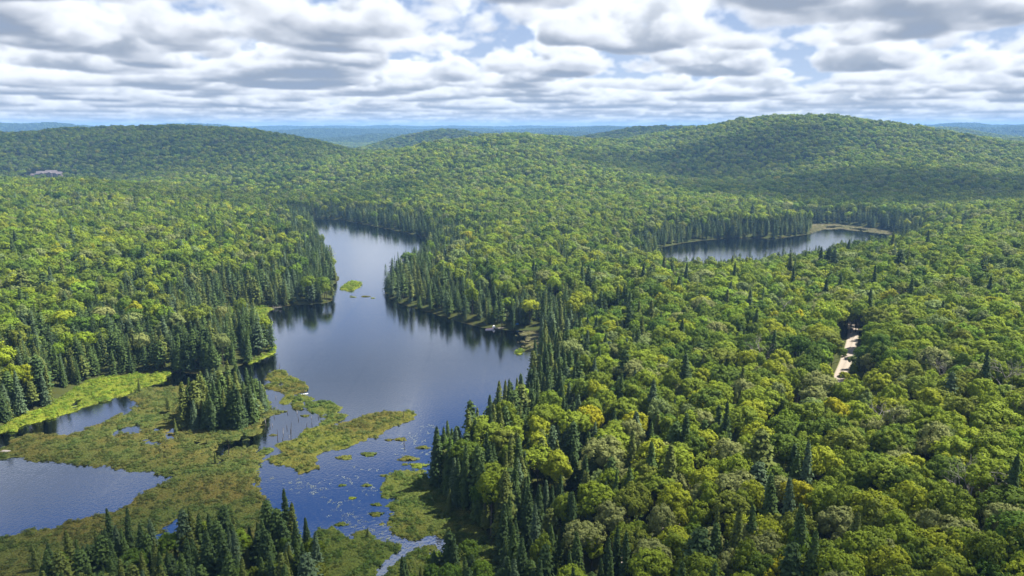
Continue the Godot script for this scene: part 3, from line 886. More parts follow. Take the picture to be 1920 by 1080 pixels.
func spruce_crown(seed_: int, whorls: int, around: int, parts: int, shape: int) -> ArrayMesh:
	# needle crown of a conifer 15 m tall; shape 0 spire, 1 fuller fir, 2 ragged pine
	var r := RandomNumberGenerator.new()
	r.seed = seed_
	var g := Geo.new()
	var rad: float = [2.15, 2.9, 3.3][shape]
	var low: float = [1.2, 0.9, 3.5][shape]
	for i in whorls:
		var t := (i + 0.5) / whorls
		var y := lerpf(low, 14.7, pow(t, 0.92))
		var f := 1.0 - (y - low) / (15.0 - low)
		var reach := rad * (pow(f, 0.85) if shape < 2 else pow(f, 0.55) * (0.75 + 0.35 * sin(i * 2.3))) + 0.10
		for k in around:
			var a := TAU * (k + r.randf_range(-0.3, 0.3)) / around + i * 1.7
			var len := reach * r.randf_range(0.72, 1.15)
			var dir := Vector3(cos(a), -0.30 + 0.55 * (1.0 - f) + r.randf_range(-0.12, 0.12), sin(a)).normalized()
			if shape == 2: dir = Vector3(cos(a), 0.12 + r.randf_range(-0.1, 0.2), sin(a)).normalized()
			var side := Vector3(-sin(a), r.randf_range(-0.25, 0.25), cos(a)).normalized()
			var root := Vector3(0, y + r.randf_range(-0.15, 0.15), 0)
			var up := Vector3(cos(a) * 0.55, 0.75, sin(a) * 0.55).normalized()
			var w := len * (0.30 if shape < 2 else 0.24) + 0.10
			var kk := r.randf_range(0.8, 1.2)
			if parts == 1:
				g.quad(root + dir * len * 0.52, dir * len * 0.52, side * w * 1.5, up, kk)
			else:
				g.quad(root + dir * len * 0.45, dir * len * 0.45, side * w * 0.8, up, kk * 0.9)
				for j in parts:
					var s := (j + 1.0) / parts
					var o := side * r.randf_range(-1.0, 1.0) * w * 0.9 + Vector3(0, r.randf_range(-0.18, 0.06), 0)
					g.leaf(root + dir * len * (0.35 + 0.62 * s) + o, (up + dir * 0.3).normalized(), (0.22 + 0.13 * f) * (1.5 if shape == 2 else 1.0), r, 0.35, kk * r.randf_range(0.85, 1.2))
	for k in 3:
		g.quad(Vector3(0, 14.75, 0), Vector3(0, 0.6, 0), Vector3(cos(k * 2.1), 0, sin(k * 2.1)) * 0.12, Vector3(cos(k * 2.1 + 1.57), 0.5, sin(k * 2.1 + 1.57)).normalized(), 1.0)
	return g.mesh()

func spruce_trunk() -> ArrayMesh:
	var g := Geo.new()
	g.tube(Vector3(0, -0.6, 0), Vector3(0, 14.6, 0), 0.2, 0.02, 6)
	return g.mesh()

func grow(g: Geo, r: RandomNumberGenerator, p: Vector3, dir: Vector3, length: float, thick: float, level: int) -> void:
	var bend := (dir + Vector3(r.randfn(0, 0.18), r.randfn(0, 0.1) + 0.06, r.randfn(0, 0.18))).normalized()
	var mid := p + dir * length * 0.5
	var q := mid + bend * length * 0.5
	g.tube(p, mid, thick, thick * 0.8, 4 if level > 1 else 6)
	g.tube(mid, q, thick * 0.8, thick * 0.55, 4 if level > 1 else 6)
	if level >= 5: return
	for i in (3 if level < 4 else 2):
		var a := r.randf() * TAU
		var side := bend.cross(Vector3(cos(a), 0.2, sin(a))).normalized()
		grow(g, r, q if i < 2 else mid, (bend * 0.85 + side * r.randf_range(0.45, 0.8)).normalized(), length * r.randf_range(0.6, 0.78), thick * 0.55, level + 1)

func bare_limbs(seed_: int) -> ArrayMesh:
	var r := RandomNumberGenerator.new()
	r.seed = seed_
	var g := Geo.new()
	for i in 5:
		var a := i * TAU / 5.0 + r.randf()
		grow(g, r, Vector3(0, 6.0 + i * 0.9, 0), Vector3(cos(a) * 0.75, 1.0, sin(a) * 0.75).normalized(), 3.4, 0.12, 1)
	return g.mesh()

# ---------------------------------------------------------------- names that single things out

func screen(p: Vector3) -> Vector2:
	var d := p - EYE
	var t := deg_to_rad(PITCH)
	var up := d.y * cos(t) - d.z * sin(t)
	var ahead := -d.y * sin(t) - d.z * cos(t)
	if ahead < 1.0: return Vector2(9, 9)
	return Vector2(d.x / ahead / HALF_TAN / (16.0 / 9.0), up / ahead / HALF_TAN)

func ordinal(i: int, n: int) -> String:
	var words := ["", "second", "third", "fourth", "fifth", "sixth", "seventh", "eighth", "ninth", "tenth", "eleventh", "twelfth", "thirteenth", "fourteenth", "fifteenth", "sixteenth", "seventeenth", "eighteenth", "nineteenth", "twentieth"]
	if n == 2: return ["left of two", "right of two"][i]
	if i == 0: return "leftmost"
	if i == n - 1: return "rightmost"
	if i * 2 < n: return (words[i] if i < 20 else str(i + 1) + "th") + " from the left"
	return (words[n - 1 - i] if n - 1 - i < 20 else str(n - i) + "th") + " from the right"

func name_apart(entries: Array) -> void:
	# entries: [node, label, category, group]; equal labels are told apart by their order across the view
	var same := {}
	for e in entries:
		if not same.has(e[1]): same[e[1]] = []
		same[e[1]].append(e)
	for label in same:
		var l: Array = same[label]
		l.sort_custom(func(a: Array, b: Array) -> bool: return screen(a[0].position).x < screen(b[0].position).x)
		for i in l.size():
			tag(l[i][0], label if l.size() == 1 else label + ", " + ordinal(i, l.size()), l[i][2], l[i][3])

var landmarks := [
	["the gravel road gap", [145.5, -291.2]], ["the dark road trench", [95.3, -217.5]], ["the lower road trench", [47.9, -169.1]],
	["the yellowing maple", [149.4, -208.8]], ["the grey limbs", [115, -157.8]], ["the bare grey tree", [147.1, -226.4]],
	["the olive bog mat", [-19.4, -178.1]], ["the lily inlet", [13.4, -339.1]], ["the blue cove", [-6.2, -255.6]],
	["the shaded corner", [100.5, -123.7]], ["the lower slope", [59, -126.3]], ["the lower bank", [21.9, -134.2]],
	["the bank shoulder", [30.4, -194.6]], ["the sunny terrace", [66, -241.3]], ["the bank rim", [22.9, -236.1]],
	["the spruce island", [-105.3, -245.3]], ["the lower wood", [-83.4, -147.3]], ["the bottom bog mat", [-51.8, -151.4]], ["the lower corner", [-19, -147.3]],
	["the left meadow", [-180.2, -266.7]], ["the channel head", [-150.1, -298.9]], ["the small cove", [-159.1, -390.6]], ["the left point", [-120.4, -429.3]],
	["the dock", [0, -368.3]], ["the peninsula tip", [-78.9, -451.4]], ["the left bank", [-219.1, -291.9]], ["the bank slope", [-198.7, -330.3]],
	["the right slope", [136.7, -176.2]], ["the upper terrace", [183.4, -293.9]], ["the terrace rim", [139.2, -388.4]], ["the road bend", [201.5, -380.2]],
	["the bank hollow", [36.6, -154.8]], ["the pale crowns", [99.3, -298.8]], ["the mat bank", [0, -164.6]]]

func whereabouts(p: Vector3) -> String:
	var best := 1e9
	var pick: Array = landmarks[0]
	for l in landmarks:
		var d := Vector2(p.x - l[1][0], p.z - l[1][1]).length()
		if d < best:
			best = d
			pick = l
	if best < 9.0: return "at " + pick[0]
	var dx: float = p.x - pick[1][0]
	var dz: float = p.z - pick[1][1]
	if absf(dx) > absf(dz): return ("right of " if dx > 0.0 else "left of ") + pick[0]
	return ("behind " if dz < 0.0 else "in front of ") + pick[0]

# ---------------------------------------------------------------- forests

const BROAD_TONES := [["dark green", 0.090, 0.142, 0.020], ["mid green", 0.142, 0.196, 0.022], ["bright green", 0.182, 0.246, 0.024], ["yellow green", 0.236, 0.280, 0.023], ["pale green", 0.195, 0.225, 0.075], ["olive", 0.148, 0.185, 0.028], ["golden yellow", 0.30, 0.30, 0.018]]
const SPRUCE_TONES := [["dark", 0.044, 0.076, 0.026], ["deep green", 0.062, 0.102, 0.028], ["olive green", 0.098, 0.126, 0.030], ["blue green", 0.072, 0.112, 0.056]]

func build_forests() -> void:
	var crowns := []     # [near, middle, far] lists of broadleaf crown meshes
	for lod in 3:
		var l := []
		for k in [6, 5, 4][lod]:
			l.append(broad_crown(100 + lod * 20 + k, [17, 13, 9][lod], [30, 16, 8][lod], [12, 7, 4][lod], [0.31, 0.50, 0.88][lod], k % 3))
		crowns.append(l)
	var spruces := []
	for lod in 3:
		var l := []
		for k in [5, 4, 3][lod]:
			l.append(spruce_crown(200 + lod * 20 + k, [30, 18, 11][lod], [8, 6, 5][lod], [5, 2, 1][lod], [0, 1, 0, 2, 0][k]))
		spruces.append(l)
	var trunk := broad_trunk(3)
	var pole := spruce_trunk()
	var bt := []
	for t in BROAD_TONES: bt.append(leafy(t[1], t[2], t[3], 0.75))
	var st := []
	for t in SPRUCE_TONES: st.append(leafy(t[1], t[2], t[3], 0.3))

	var r := RandomNumberGenerator.new()
	r.seed = 2024
	var broad := []    # [position, turn, scale, tone index, colour]
	var conifer := []
	var woods := []    # conifer stands on the mats
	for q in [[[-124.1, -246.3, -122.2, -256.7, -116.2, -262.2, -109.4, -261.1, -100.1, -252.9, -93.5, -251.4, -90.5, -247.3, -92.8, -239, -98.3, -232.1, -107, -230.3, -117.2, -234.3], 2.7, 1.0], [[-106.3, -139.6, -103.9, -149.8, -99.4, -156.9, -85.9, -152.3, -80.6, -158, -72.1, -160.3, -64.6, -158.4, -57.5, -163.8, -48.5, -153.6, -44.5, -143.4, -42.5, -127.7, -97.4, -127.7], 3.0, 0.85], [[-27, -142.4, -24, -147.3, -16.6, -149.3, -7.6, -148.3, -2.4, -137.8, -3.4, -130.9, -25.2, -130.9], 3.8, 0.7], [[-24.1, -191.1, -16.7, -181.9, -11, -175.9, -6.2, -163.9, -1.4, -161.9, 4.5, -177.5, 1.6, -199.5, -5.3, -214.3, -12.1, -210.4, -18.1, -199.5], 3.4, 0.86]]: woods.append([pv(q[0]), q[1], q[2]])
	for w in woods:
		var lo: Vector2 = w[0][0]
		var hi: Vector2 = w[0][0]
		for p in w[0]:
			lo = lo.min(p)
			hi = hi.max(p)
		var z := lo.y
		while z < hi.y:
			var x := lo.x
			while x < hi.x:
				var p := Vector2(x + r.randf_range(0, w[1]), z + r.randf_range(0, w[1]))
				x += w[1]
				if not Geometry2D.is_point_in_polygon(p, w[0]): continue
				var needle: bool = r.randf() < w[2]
				add_tree(r, broad, conifer, p.x, maxf(0.3, land(p.x, p.y)), p.y, needle, 0.95 if w[1] < 2.9 else 1.15 if w[1] == 3.4 else 0.9 if needle else 0.6, 0.45)  # darker leaf tones put the shade of these woods into their colour
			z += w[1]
	# trees that stand out singly
	var solo := []
	var spires := [99.7, -295.8, 98.2, -285.5, 94.6, -283.9, 114.6, -283.9, 117.1, -280.6, 97.5, -249.7, 106, -249.7, 61.2, -223.5, 36.8, -220.3, 31.5, -205, 18.3, -196, 14.3, -206.4, 18, -186.1, 19.9, -178.5, 20.9, -206.8, 26.1, -187.6, 12.4, -170.2, 10.2, -165.8, 16.8, -221.4, 18.1, -217.3]
	spires.append_array([-1.1, -200.1, 3.3, -168.6, -4.6, -227.3, 0.4, -150.6, -2.7, -154.1, -2.1, -213.8, -9.1, -204.2, -6.2, -196.9, 4, -159.6, 6.8, -163.7])
	spires.append_array([232.9, -538.4, 233.8, -530.9, 229.6, -511.7, 244, -538.4, 250.6, -538.4, 260.6, -554.2, 266.1, -556.9, 273.8, -562.4, 304.7, -591.5, 296.6, -562.4, 159.4, -465.3, 161.7, -461.5, 170.9, -465.3, 174.1, -467.2, 139.4, -477.1, 132.4, -481.2, 104.9, -441.5, 99.6, -432.9, 113.2, -450.4, 316.8, -568])
	for i in range(0, spires.size(), 2):
		var p := Vector2(spires[i], spires[i + 1])
		var k := r.randf_range(0.85, 1.15) if i < 60 else r.randf_range(0.7, 0.95)
		solo.append([p, 4.0])
		conifer.append([Vector3(p.x, land(p.x, p.y) - 0.2, p.y), r.randf() * TAU, Vector3(k, k, k), i % 2, Color(0.042, 0.074, 0.026)])
	var gold := [95.6, -193.9, 120.8, -308.8, 24.6, -206.7, 13, -177.6, 79.1, -364.5, 49.3, -161.9, 67.3, -150.3, -298.5, -454.6, -284.7, -466.8, -187.9, -340.1, 37.7, -203.6, 95.8, -156.9, 179.1, -325.8, 206.6, -292.5, -857.7, -1797.5, -451.6, -1205.3]
	for i in range(0, gold.size(), 2):
		var p := Vector2(gold[i], gold[i + 1])
		solo.append([p, 5.0])
		var k := r.randf_range(0.85, 1.05)
		broad.append([Vector3(p.x, land(p.x, p.y) - 0.2, p.y), r.randf() * TAU, Vector3(k, k, k), 6 if i % 4 == 0 else 3, Color(0.25, 0.27, 0.018)])
	for p in bare_spots: solo.append([p, 3.6])
	# young growth where the road opens towards the lake side
	var sight := pv([137.8, -275.7, 127.6, -254.5, 118.3, -235.2, 109.8, -217.5])
	# the hills: a jittered grid that widens with distance
	var bands := [[-40.0, 330.0, 4.7], [330.0, 900.0, 5.4], [900.0, 1900.0, 7.6], [1900.0, 3700.0, 11.5]]
	for b in bands:
		var s: float = b[2]
		var z: float = -b[1]
		while z < -b[0]:
			var reach := -z * 0.86 + 60.0
			var x := -reach
			while x < reach:
				var px := x + r.randf_range(0.0, s)
				var pz := z + r.randf_range(0.0, s)
				x += s
				var sh := shore(px, pz)
				if sh < 0.4: continue
				var pine := conifer_share(px, pz, sh)
				var is_pine := r.randf() < pine
				if Vector2(px, pz).length() < 700.0 and dist_poly(Vector2(px, pz), road, false) < (6.6 if absf(pz + 286.0) < 22.0 else 0.5 if pz < -300.0 else 2.2): continue
				var low_: bool = Vector2(px, pz).length() < 700.0 and dist_poly(Vector2(px, pz), sight, false) < 5.5
				if absf(px + 700.0) < 250.0 and absf(pz + 1000.0) < 120.0 and dist_poly(Vector2(px, pz), far_road, false) < 15.0: continue
				if absf(px + 799.0) < 27.0 and pz > -1240.0 and pz < -1200.0: continue
				var h := land(px, pz)
				if h < 0.3: continue
				var free := true
				if b[0] < 900.0:
					for q in solo:
						if absf(q[0].x - px) < q[1] and absf(q[0].y - pz) < q[1]: free = false
				if not free: continue
				add_tree(r, broad, conifer, px, h, pz, is_pine and not low_, 0.42 if low_ else 1.24 if is_pine and pine < 0.35 else 1.0)
				if is_pine and pine > 0.3 and pz > -1200.0:
					for k in 1:
						var qx := px + r.randf_range(-s, s) * 0.55
						var qz := pz + r.randf_range(-s, s) * 0.55
						if shore(qx, qz) > 0.4 and dist_poly(Vector2(qx, qz), road, false) > 3.0: add_tree(r, broad, conifer, qx, land(qx, qz), qz, true, 0.85)
			z += s
	# a few lone young conifers along the mats
	var lone := [-17.6, -177.6, -8, -174, -151.3, -269.7, -128.8, -247.8, -117.6, -228.9, -94.6, -206.9, -37.7, -165.1, -115.2, -151.4, -101.1, -147.3]
	var lone_size := [0.5, 0.42, 0.4, 0.42, 0.4, 0.3, 0.2, 0.5, 0.55]
	for i in lone_size.size():
		conifer.append([Vector3(lone[i * 2], 0.2, lone[i * 2 + 1]), r.randf() * TAU, Vector3.ONE * lone_size[i], 2, Color(0.09, 0.12, 0.03)])

	# the largest in view as things of their own, the rest of each wood as one mass
	var near_entries := []
	for kind in 2:
		var all: Array = [broad, conifer][kind]
		var rated := []
		for i in all.size():
			var t: Array = all[i]
			var p: Vector3 = t[0]
			var d := (p - EYE).length()
			if d > 620.0: continue
			var at := screen(p + Vector3(0, 12.0 * t[2].y, 0))
			if absf(at.x) > 0.99 or at.y > 1.0 or at.y < -1.04: continue
			rated.append([t[2].y * t[2].x / d, i])
		rated.sort_custom(func(a: Array, b: Array) -> bool: return a[0] > b[0])
		var taken := {}
		for k in mini(300, rated.size()): taken[rated[k][1]] = true
		var rest := [[], [], [], [], []]
		for i in all.size():
			var t: Array = all[i]
			var d := Vector2(t[0].x, t[0].z).length()
			var tilt := Vector3(sin(i * 12.9) * 0.045, 0, cos(i * 7.3) * 0.045)
			var turned := Transform3D(Basis.from_euler(Vector3(tilt.x, t[1], tilt.z)) * Basis.from_scale(t[2]), t[0])
			if taken.has(i):
				var o := base(["broadleaf_tree", "conifer_tree"][kind], t[0], t[1])
				o.rotation = Vector3(tilt.x, t[1], tilt.z)
				o.scale = t[2]
				var pick: int = i % 6 if kind == 0 else [0, 1, 2, 3, 4][i % 5]
				put("crown", crowns[0][pick] if kind == 0 else spruces[0][pick], bt[t[3]] if kind == 0 else st[t[3]], o)
				put("trunk", trunk if kind == 0 else pole, bark, o)
				var what := ""
				if kind == 0:
					what = ("broad " if t[2].x > 1.08 else "small " if t[2].x < 0.86 else "tall " if t[2].y > 1.1 else "") + BROAD_TONES[t[3]][0] + " leafy tree "
				else:
					what = ("tall " if t[2].y > 1.12 else "small " if t[2].y < 0.72 else "") + SPRUCE_TONES[t[3]][0] + " " + ["slim spruce", "full fir", "slim spruce", "ragged pine", "slim spruce"][pick] + " "
				near_entries.append([o, what + whereabouts(t[0]), "tree", ["leafy trees near the lake", "conifers near the lake"][kind]])
				continue
			rest[0 if d < 330.0 else 1 if d < 850.0 else 2 if t[0].z > -1800.0 else 3].append([turned, t[4], i])
		var label: String = ["broadleaf", "conifer"][kind]
		for lod in 4:
			if rest[lod].is_empty(): continue
			var set_: Array = crowns[mini(lod, 2)] if kind == 0 else spruces[mini(lod, 2)]
			var holder := base(label + "_forest", Vector3.ZERO)
			tag(holder, [["mass of leafy trees filling the near slopes round the lake", "leafy forest over the middle banks, peninsula and lower hillsides", "leafy forest covering the big hills behind the lakes", "pale leafy forest on the far wooded hills"], ["mass of conifers standing in the near wood round the lake", "dark conifers lining the lake shores and the middle valley", "scattered dark conifers on the big hills behind the lakes", "scattered conifers on the far wooded hills"]][kind][lod], "forest", "", "stuff")
			for m in set_.size():
				var w := []
				var c := []
				for e in rest[lod]:
					if e[2] % set_.size() == m:
						w.append(e[0])
						c.append(e[1])
				if w.size(): many("canopy", set_[m], leaf_white if kind == 0 else needle_white, w, c, holder)
			if lod < 2:
				var w := []
				var c := []
				for e in rest[lod]:
					w.append(e[0])
					c.append(Color(0.09, 0.08, 0.065))
				many("trunks", trunk if kind == 0 else pole, leaf_white, w, c, holder)
	name_apart(near_entries)
	# woods on the blue ridges, far away
	var g := Geo.new()
	r.seed = 90
	for k in 16:
		var a := r.randf() * TAU
		var d := sqrt(r.randf()) * 17.0
		var q := Vector3(cos(a) * d, r.randf_range(5.0, 10.0), sin(a) * d)
		for j in 9:
			var o := Vector3(r.randfn(), absf(r.randfn()) * 0.8, r.randfn()).normalized()
			g.leaf(q + o * 5.0, o, 4.2, r, 0.2, r.randf_range(0.8, 1.2))
	var fw := []
	var fc := []
	var z := -8600.0
	while z < -3700.0:
		var x := z * 0.85
		var s := 30.0 if z > -6000.0 else 42.0
		while x < -z * 0.85:
			var px := x + r.randf_range(0, s)
			var pz := z + r.randf_range(0, s)
			x += s
			fw.append(Transform3D(Basis(Vector3.UP, r.randf() * TAU).scaled(Vector3.ONE * r.randf_range(0.9, 1.3) * s / 30.0), Vector3(px, land(px, pz) - 3.0, pz)))
			var k := r.randf_range(0.75, 1.2)
			fc.append(Color(0.07 * k, 0.11 * k, 0.025 * k))
		z += s
	tag(many("distant_forest", g.mesh(), leaf_white, fw, fc), "blue hazy forest on the far ridges along the skyline", "forest")

func conifer_share(x: float, z: float, s: float) -> float:
	var nse := low_noise.get_noise_2d(x, z)
	var share := 0.03 + maxf(0.0, nse - 0.15) * 0.5
	var d := -z
	if x < -20.0 and d < 900.0 and s < 200.0:
		# the left bank and the peninsula
		var deep := 62.0 if x < -90.0 and d < 560.0 else 58.0
		share = maxf(share, 0.86 * exp(-pow(s / deep, 2.0)) + 0.17)
	elif d < 900.0 and s < 130.0:
		var deep := 27.0 if d < 330.0 else 30.0
		share = maxf(share, 0.85 * exp(-pow(s / deep, 2.0)) + 0.30 * exp(-pow(s / 85.0, 2.0)))
		if d < 330.0 and x > 75.0: share *= 0.15
	# the low valley between the left hill and the middle hill
	var v := Vector2((x + 420.0) / 230.0, (z + 980.0) / 240.0).length()
	if v < 1.4: share = maxf(share, 0.55 * (1.4 - v))
	# wet ground of the neck between the lake and the pond
	var w := Vector2((x - 40.0) / 130.0, (z + 520.0) / 110.0).length()
	if w < 1.2: share = maxf(share, 0.42 * (1.2 - w) + 0.12)
	return clampf(share, 0.0, 0.95)

func add_tree(r: RandomNumberGenerator, broad: Array, conifer: Array, x: float, h: float, z: float, is_pine: bool, size: float, dark := 0.0) -> void:
	var p := Vector3(x, h - 0.2, z)
	var nse := mid_noise.get_noise_2d(x * 1.7 + 500.0, z * 1.7)
	if is_pine:
		var k := (r.randf_range(0.45, 0.8) if r.randf() < 0.3 else r.randf_range(0.75, 1.22)) * size
		var w := lerpf(k, 0.9, 0.4) * r.randf_range(0.8, 1.3) * sqrt(size)
		var tone := int(clampf(r.randf() * 2.6 + nse * 2.0, 0.0, 3.0))
		if r.randf() < 0.12: tone = 3
		var t: Array = SPRUCE_TONES[tone]
		var j := r.randf_range(0.85, 1.2)
		conifer.append([p, r.randf() * TAU, Vector3(w, k, w), tone, Color(t[1] * j, t[2] * j, t[3] * j)])
	else:
		var k := r.randf_range(0.70, 1.04) * size
		var w := k * r.randf_range(0.66, 1.24)
		if -z > 1900.0: w *= 1.5
		elif -z > 900.0: w *= 1.12
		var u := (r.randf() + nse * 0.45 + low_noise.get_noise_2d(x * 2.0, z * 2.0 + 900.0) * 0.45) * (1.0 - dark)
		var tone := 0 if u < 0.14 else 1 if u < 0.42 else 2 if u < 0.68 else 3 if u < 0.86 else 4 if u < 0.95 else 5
		if r.randf() < 0.002: tone = 6
		elif r.randf() < 0.05: tone = 5
		elif r.randf() < 0.07: tone = 4
		var t: Array = BROAD_TONES[tone]
		var j := r.randf_range(0.85, 1.18)
		var warm := r.randf_range(0.82, 1.04)
		broad.append([p, r.randf() * TAU, Vector3(w, k, w), tone, Color(t[1] * j * warm, t[2] * j, t[3] * j)])

func build_clouds() -> void:
	# unseen clouds high above the deck, placed to drop shade on the land
	for q in [[-110.0, 0.0, -8.0, 520.0, 190.0, 0.0050, -0.34, "broad cloud shading the lower lake and the foreground", 2500.0], [-960.0, 40.0, -1560.0, 760.0, 560.0, 0.0034, 0.2, "wide cloud shading the left hill", 2500.0], [520.0, 10.0, -950.0, 340.0, 190.0, 0.0062, -0.3, "small cloud shading the foot of the right hill", 2500.0], [-330.0, 10.0, -900.0, 260.0, 150.0, 0.0024, 0.4, "small thin cloud shading the middle valley", 2500.0], [330.0, 30.0, -1290.0, 300.0, 150.0, 0.0040, 0.5, "small added cloud shading the valley behind the middle hill", 2500.0], [250.0, 80.0, -2400.0, 700.0, 420.0, 0.0034, 0.0, "added cloud shading the far middle hills", 2500.0]]:
		var f := FogVolume.new()
		f.name = numbered("cloud")
		f.shape = RenderingServer.FOG_VOLUME_SHAPE_ELLIPSOID
		f.size = Vector3(q[3] * 2.0, 240.0, q[4] * 2.0)
		var m := FogMaterial.new()
		m.albedo = Color(0.97, 0.97, 0.97)
		m.density = q[5]
		f.material = m
		f.position = Vector3(q[0], q[1], q[2]) + sun_way() * (float(q[8]) / sun_way().y)
		f.rotation.y = q[6]
		add_child(f)
		tag(f, q[7], "", "", "structure")

# ---------------------------------------------------------------- single things

var bare_spots := []

func build_bare_trees() -> void:
	var limbs := [bare_limbs(11), bare_limbs(12), bare_limbs(13)]
	var g := Geo.new()
	g.tube(Vector3(0, -0.6, 0), Vector3(0, 6, 0), 0.26, 0.2, 7)
	g.tube(Vector3(0, 6, 0), Vector3(0, 10.2, 0), 0.2, 0.1, 6)
	var stem := g.mesh()
	var entries := []
	for i in bare_spots.size():
		var p: Vector2 = bare_spots[i]
		var at := Vector3(p.x, land(p.x, p.y), p.y)
		var o := base("bare_tree", at, i * 1.3)
		var k: float = [1.0, 1.1, 0.9][i % 3]
		o.scale = Vector3(k * 0.95, k * 1.08, k * 0.95)
		put("trunk", stem, grey_bark, o)
		put("limbs", limbs[i % 3], grey_bark, o)
		entries.append([o, "bare grey tree without leaves " + whereabouts(at), "bare tree", "bare grey trees in the canopy"])
	name_apart(entries)

func build_snags() -> void:
	var spots := [-90, -252.4, -88.5, -244.8, -84.4, -247.8, -80.8, -247.8, -76.5, -225.9, -78.5, -241.9, -74.2, -243.3, -71.9, -244.3, -80.4, -234.3, -80.4, -229.8, -80.6, -224.6, -79, -225.1, -77.2, -226.3, -74, -236.6, -72.4, -237.6, -86.4, -236.6, -87, -235.7, -88.4, -235.7, -93.9, -263.3, -76.9, -227.6, -103.9, -298.9, -62.1, -217.6, -40, -242.8, -36.8, -221.7, -59.7, -233, -92.7, -212.2, -88, -210.6, -89.3, -238]
	var tall := [1.2, 1.6, 1.2, 1.4, 6.4, 1.3, 1.0, 1.5, 1.6, 2.2, 4.2, 1.0, 1.2, 1.0, 1.4, 1.0, 1.4, 1.6, 1.2, 3.0, 2.4, 1.0, 3.4, 3.0, 1.2, 4.6, 3.2, 2.6]
	var r := RandomNumberGenerator.new()
	r.seed = 31
	var entries := []
	for i in tall.size():
		var g := Geo.new()
		var lean: Vector3 = Vector3(r.randfn(0, 0.06), 1, r.randfn(0, 0.06)) * float(tall[i])
		g.tube(Vector3(0, -1.5, 0), lean * 0.5, 0.13, 0.10, 6)
		g.tube(lean * 0.5, lean, 0.10, 0.035, 5)
		for k in int(tall[i] * 1.2):
			var a := r.randf() * TAU
			var q: Vector3 = lean * r.randf_range(0.35, 0.9)
			g.tube(q, q + Vector3(cos(a), 0.5, sin(a)) * r.randf_range(0.2, 0.6), 0.03, 0.012, 4)
		var o := put("dead_snag", g.mesh(), grey_bark if i % 3 == 0 else dark_wood)
		o.position = Vector3(spots[i * 2], 0, spots[i * 2 + 1])
		var place := "standing in the bright pool" if i < 20 else "rising from the bog by the lake"
		entries.append([o, ("tall thin" if tall[i] > 2.9 else "short") + (" grey" if i % 3 == 0 else " dark") + " dead trunk " + place, "dead trunk", "dead trunks in the flooded bog"])
	name_apart(entries)
	# a pale fallen tree by the left point
	var g := Geo.new()
	g.tube(Vector3(-3, 0.2, 0), Vector3(3.2, 1.1, 0.6), 0.22, 0.10, 7)
	for i in 12:
		var q := Vector3(lerpf(-2, 3, i / 11.0), lerpf(0.3, 1.0, i / 11.0), 0.2)
		g.tube(q, q + Vector3(r.randf_range(-0.4, 0.9), r.randf_range(0.7, 2.2), r.randf_range(-1, 1)), 0.06, 0.015, 4)
	var log_ := put("fallen_tree", g.mesh(), grey_bark)
	var f := [-139.3, -404]
	log_.position = Vector3(f[0], 0, f[1])
	tag(log_, "pale fallen tree lying in the water at the cove mouth", "fallen tree")
	var rock := SphereMesh.new()
	rock.radius = 1.0
	rock.height = 1.1
	rock.radial_segments = 14
	rock.rings = 7
	var arr := rock.get_mesh_arrays()
	var v: PackedVector3Array = arr[Mesh.ARRAY_VERTEX]
	for i in v.size(): v[i] *= 1.0 + 0.28 * fine_noise.get_noise_3dv(v[i] * 9.0)
	arr[Mesh.ARRAY_VERTEX] = v
	var am := ArrayMesh.new()
	am.add_surface_from_arrays(Mesh.PRIMITIVE_TRIANGLES, arr)
	var rk := put("boulder", am, plain(0.22, 0.20, 0.195, 0.9))
	f = [-167.7, -215.3]
	rk.position = Vector3(f[0], 0.2, f[1])
	rk.scale = Vector3(1.9, 0.9, 0.8)
	tag(rk, "pale flat boulder on the left end of the bog mat", "boulder")

var dark_wood: StandardMaterial3D

func box(g: Geo, c: Vector3, s: Vector3, turn := 0.0) -> void:
	var b := Basis(Vector3.UP, turn)
	for ax in 3:
		for sg in [-1.0, 1.0]:
			var nrm := Vector3.ZERO
			nrm[ax] = sg
			var u := Vector3.ZERO
			u[(ax + 1) % 3] = 1.0
			var w := Vector3.ZERO
			w[(ax + 2) % 3] = 1.0
			face(g, [c + b * ((nrm + u + w) * s * 0.5), c + b * ((nrm - u + w) * s * 0.5), c + b * ((nrm - u - w) * s * 0.5), c + b * ((nrm + u - w) * s * 0.5)], b * nrm)

func face(g: Geo, p: Array, nrm: Vector3) -> void:
	# a flat polygon turned so that its front looks along nrm
	if (p[1] - p[0]).cross(p[2] - p[0]).dot(nrm) > 0.0: p.reverse()
	var at := g.v.size()
	for q in p:
		g.v.append(q)
		g.n.append(nrm)
		g.c.append(g.tint)
	for i in range(1, p.size() - 1): g.ix.append_array(PackedInt32Array([at, at + i, at + i + 1]))

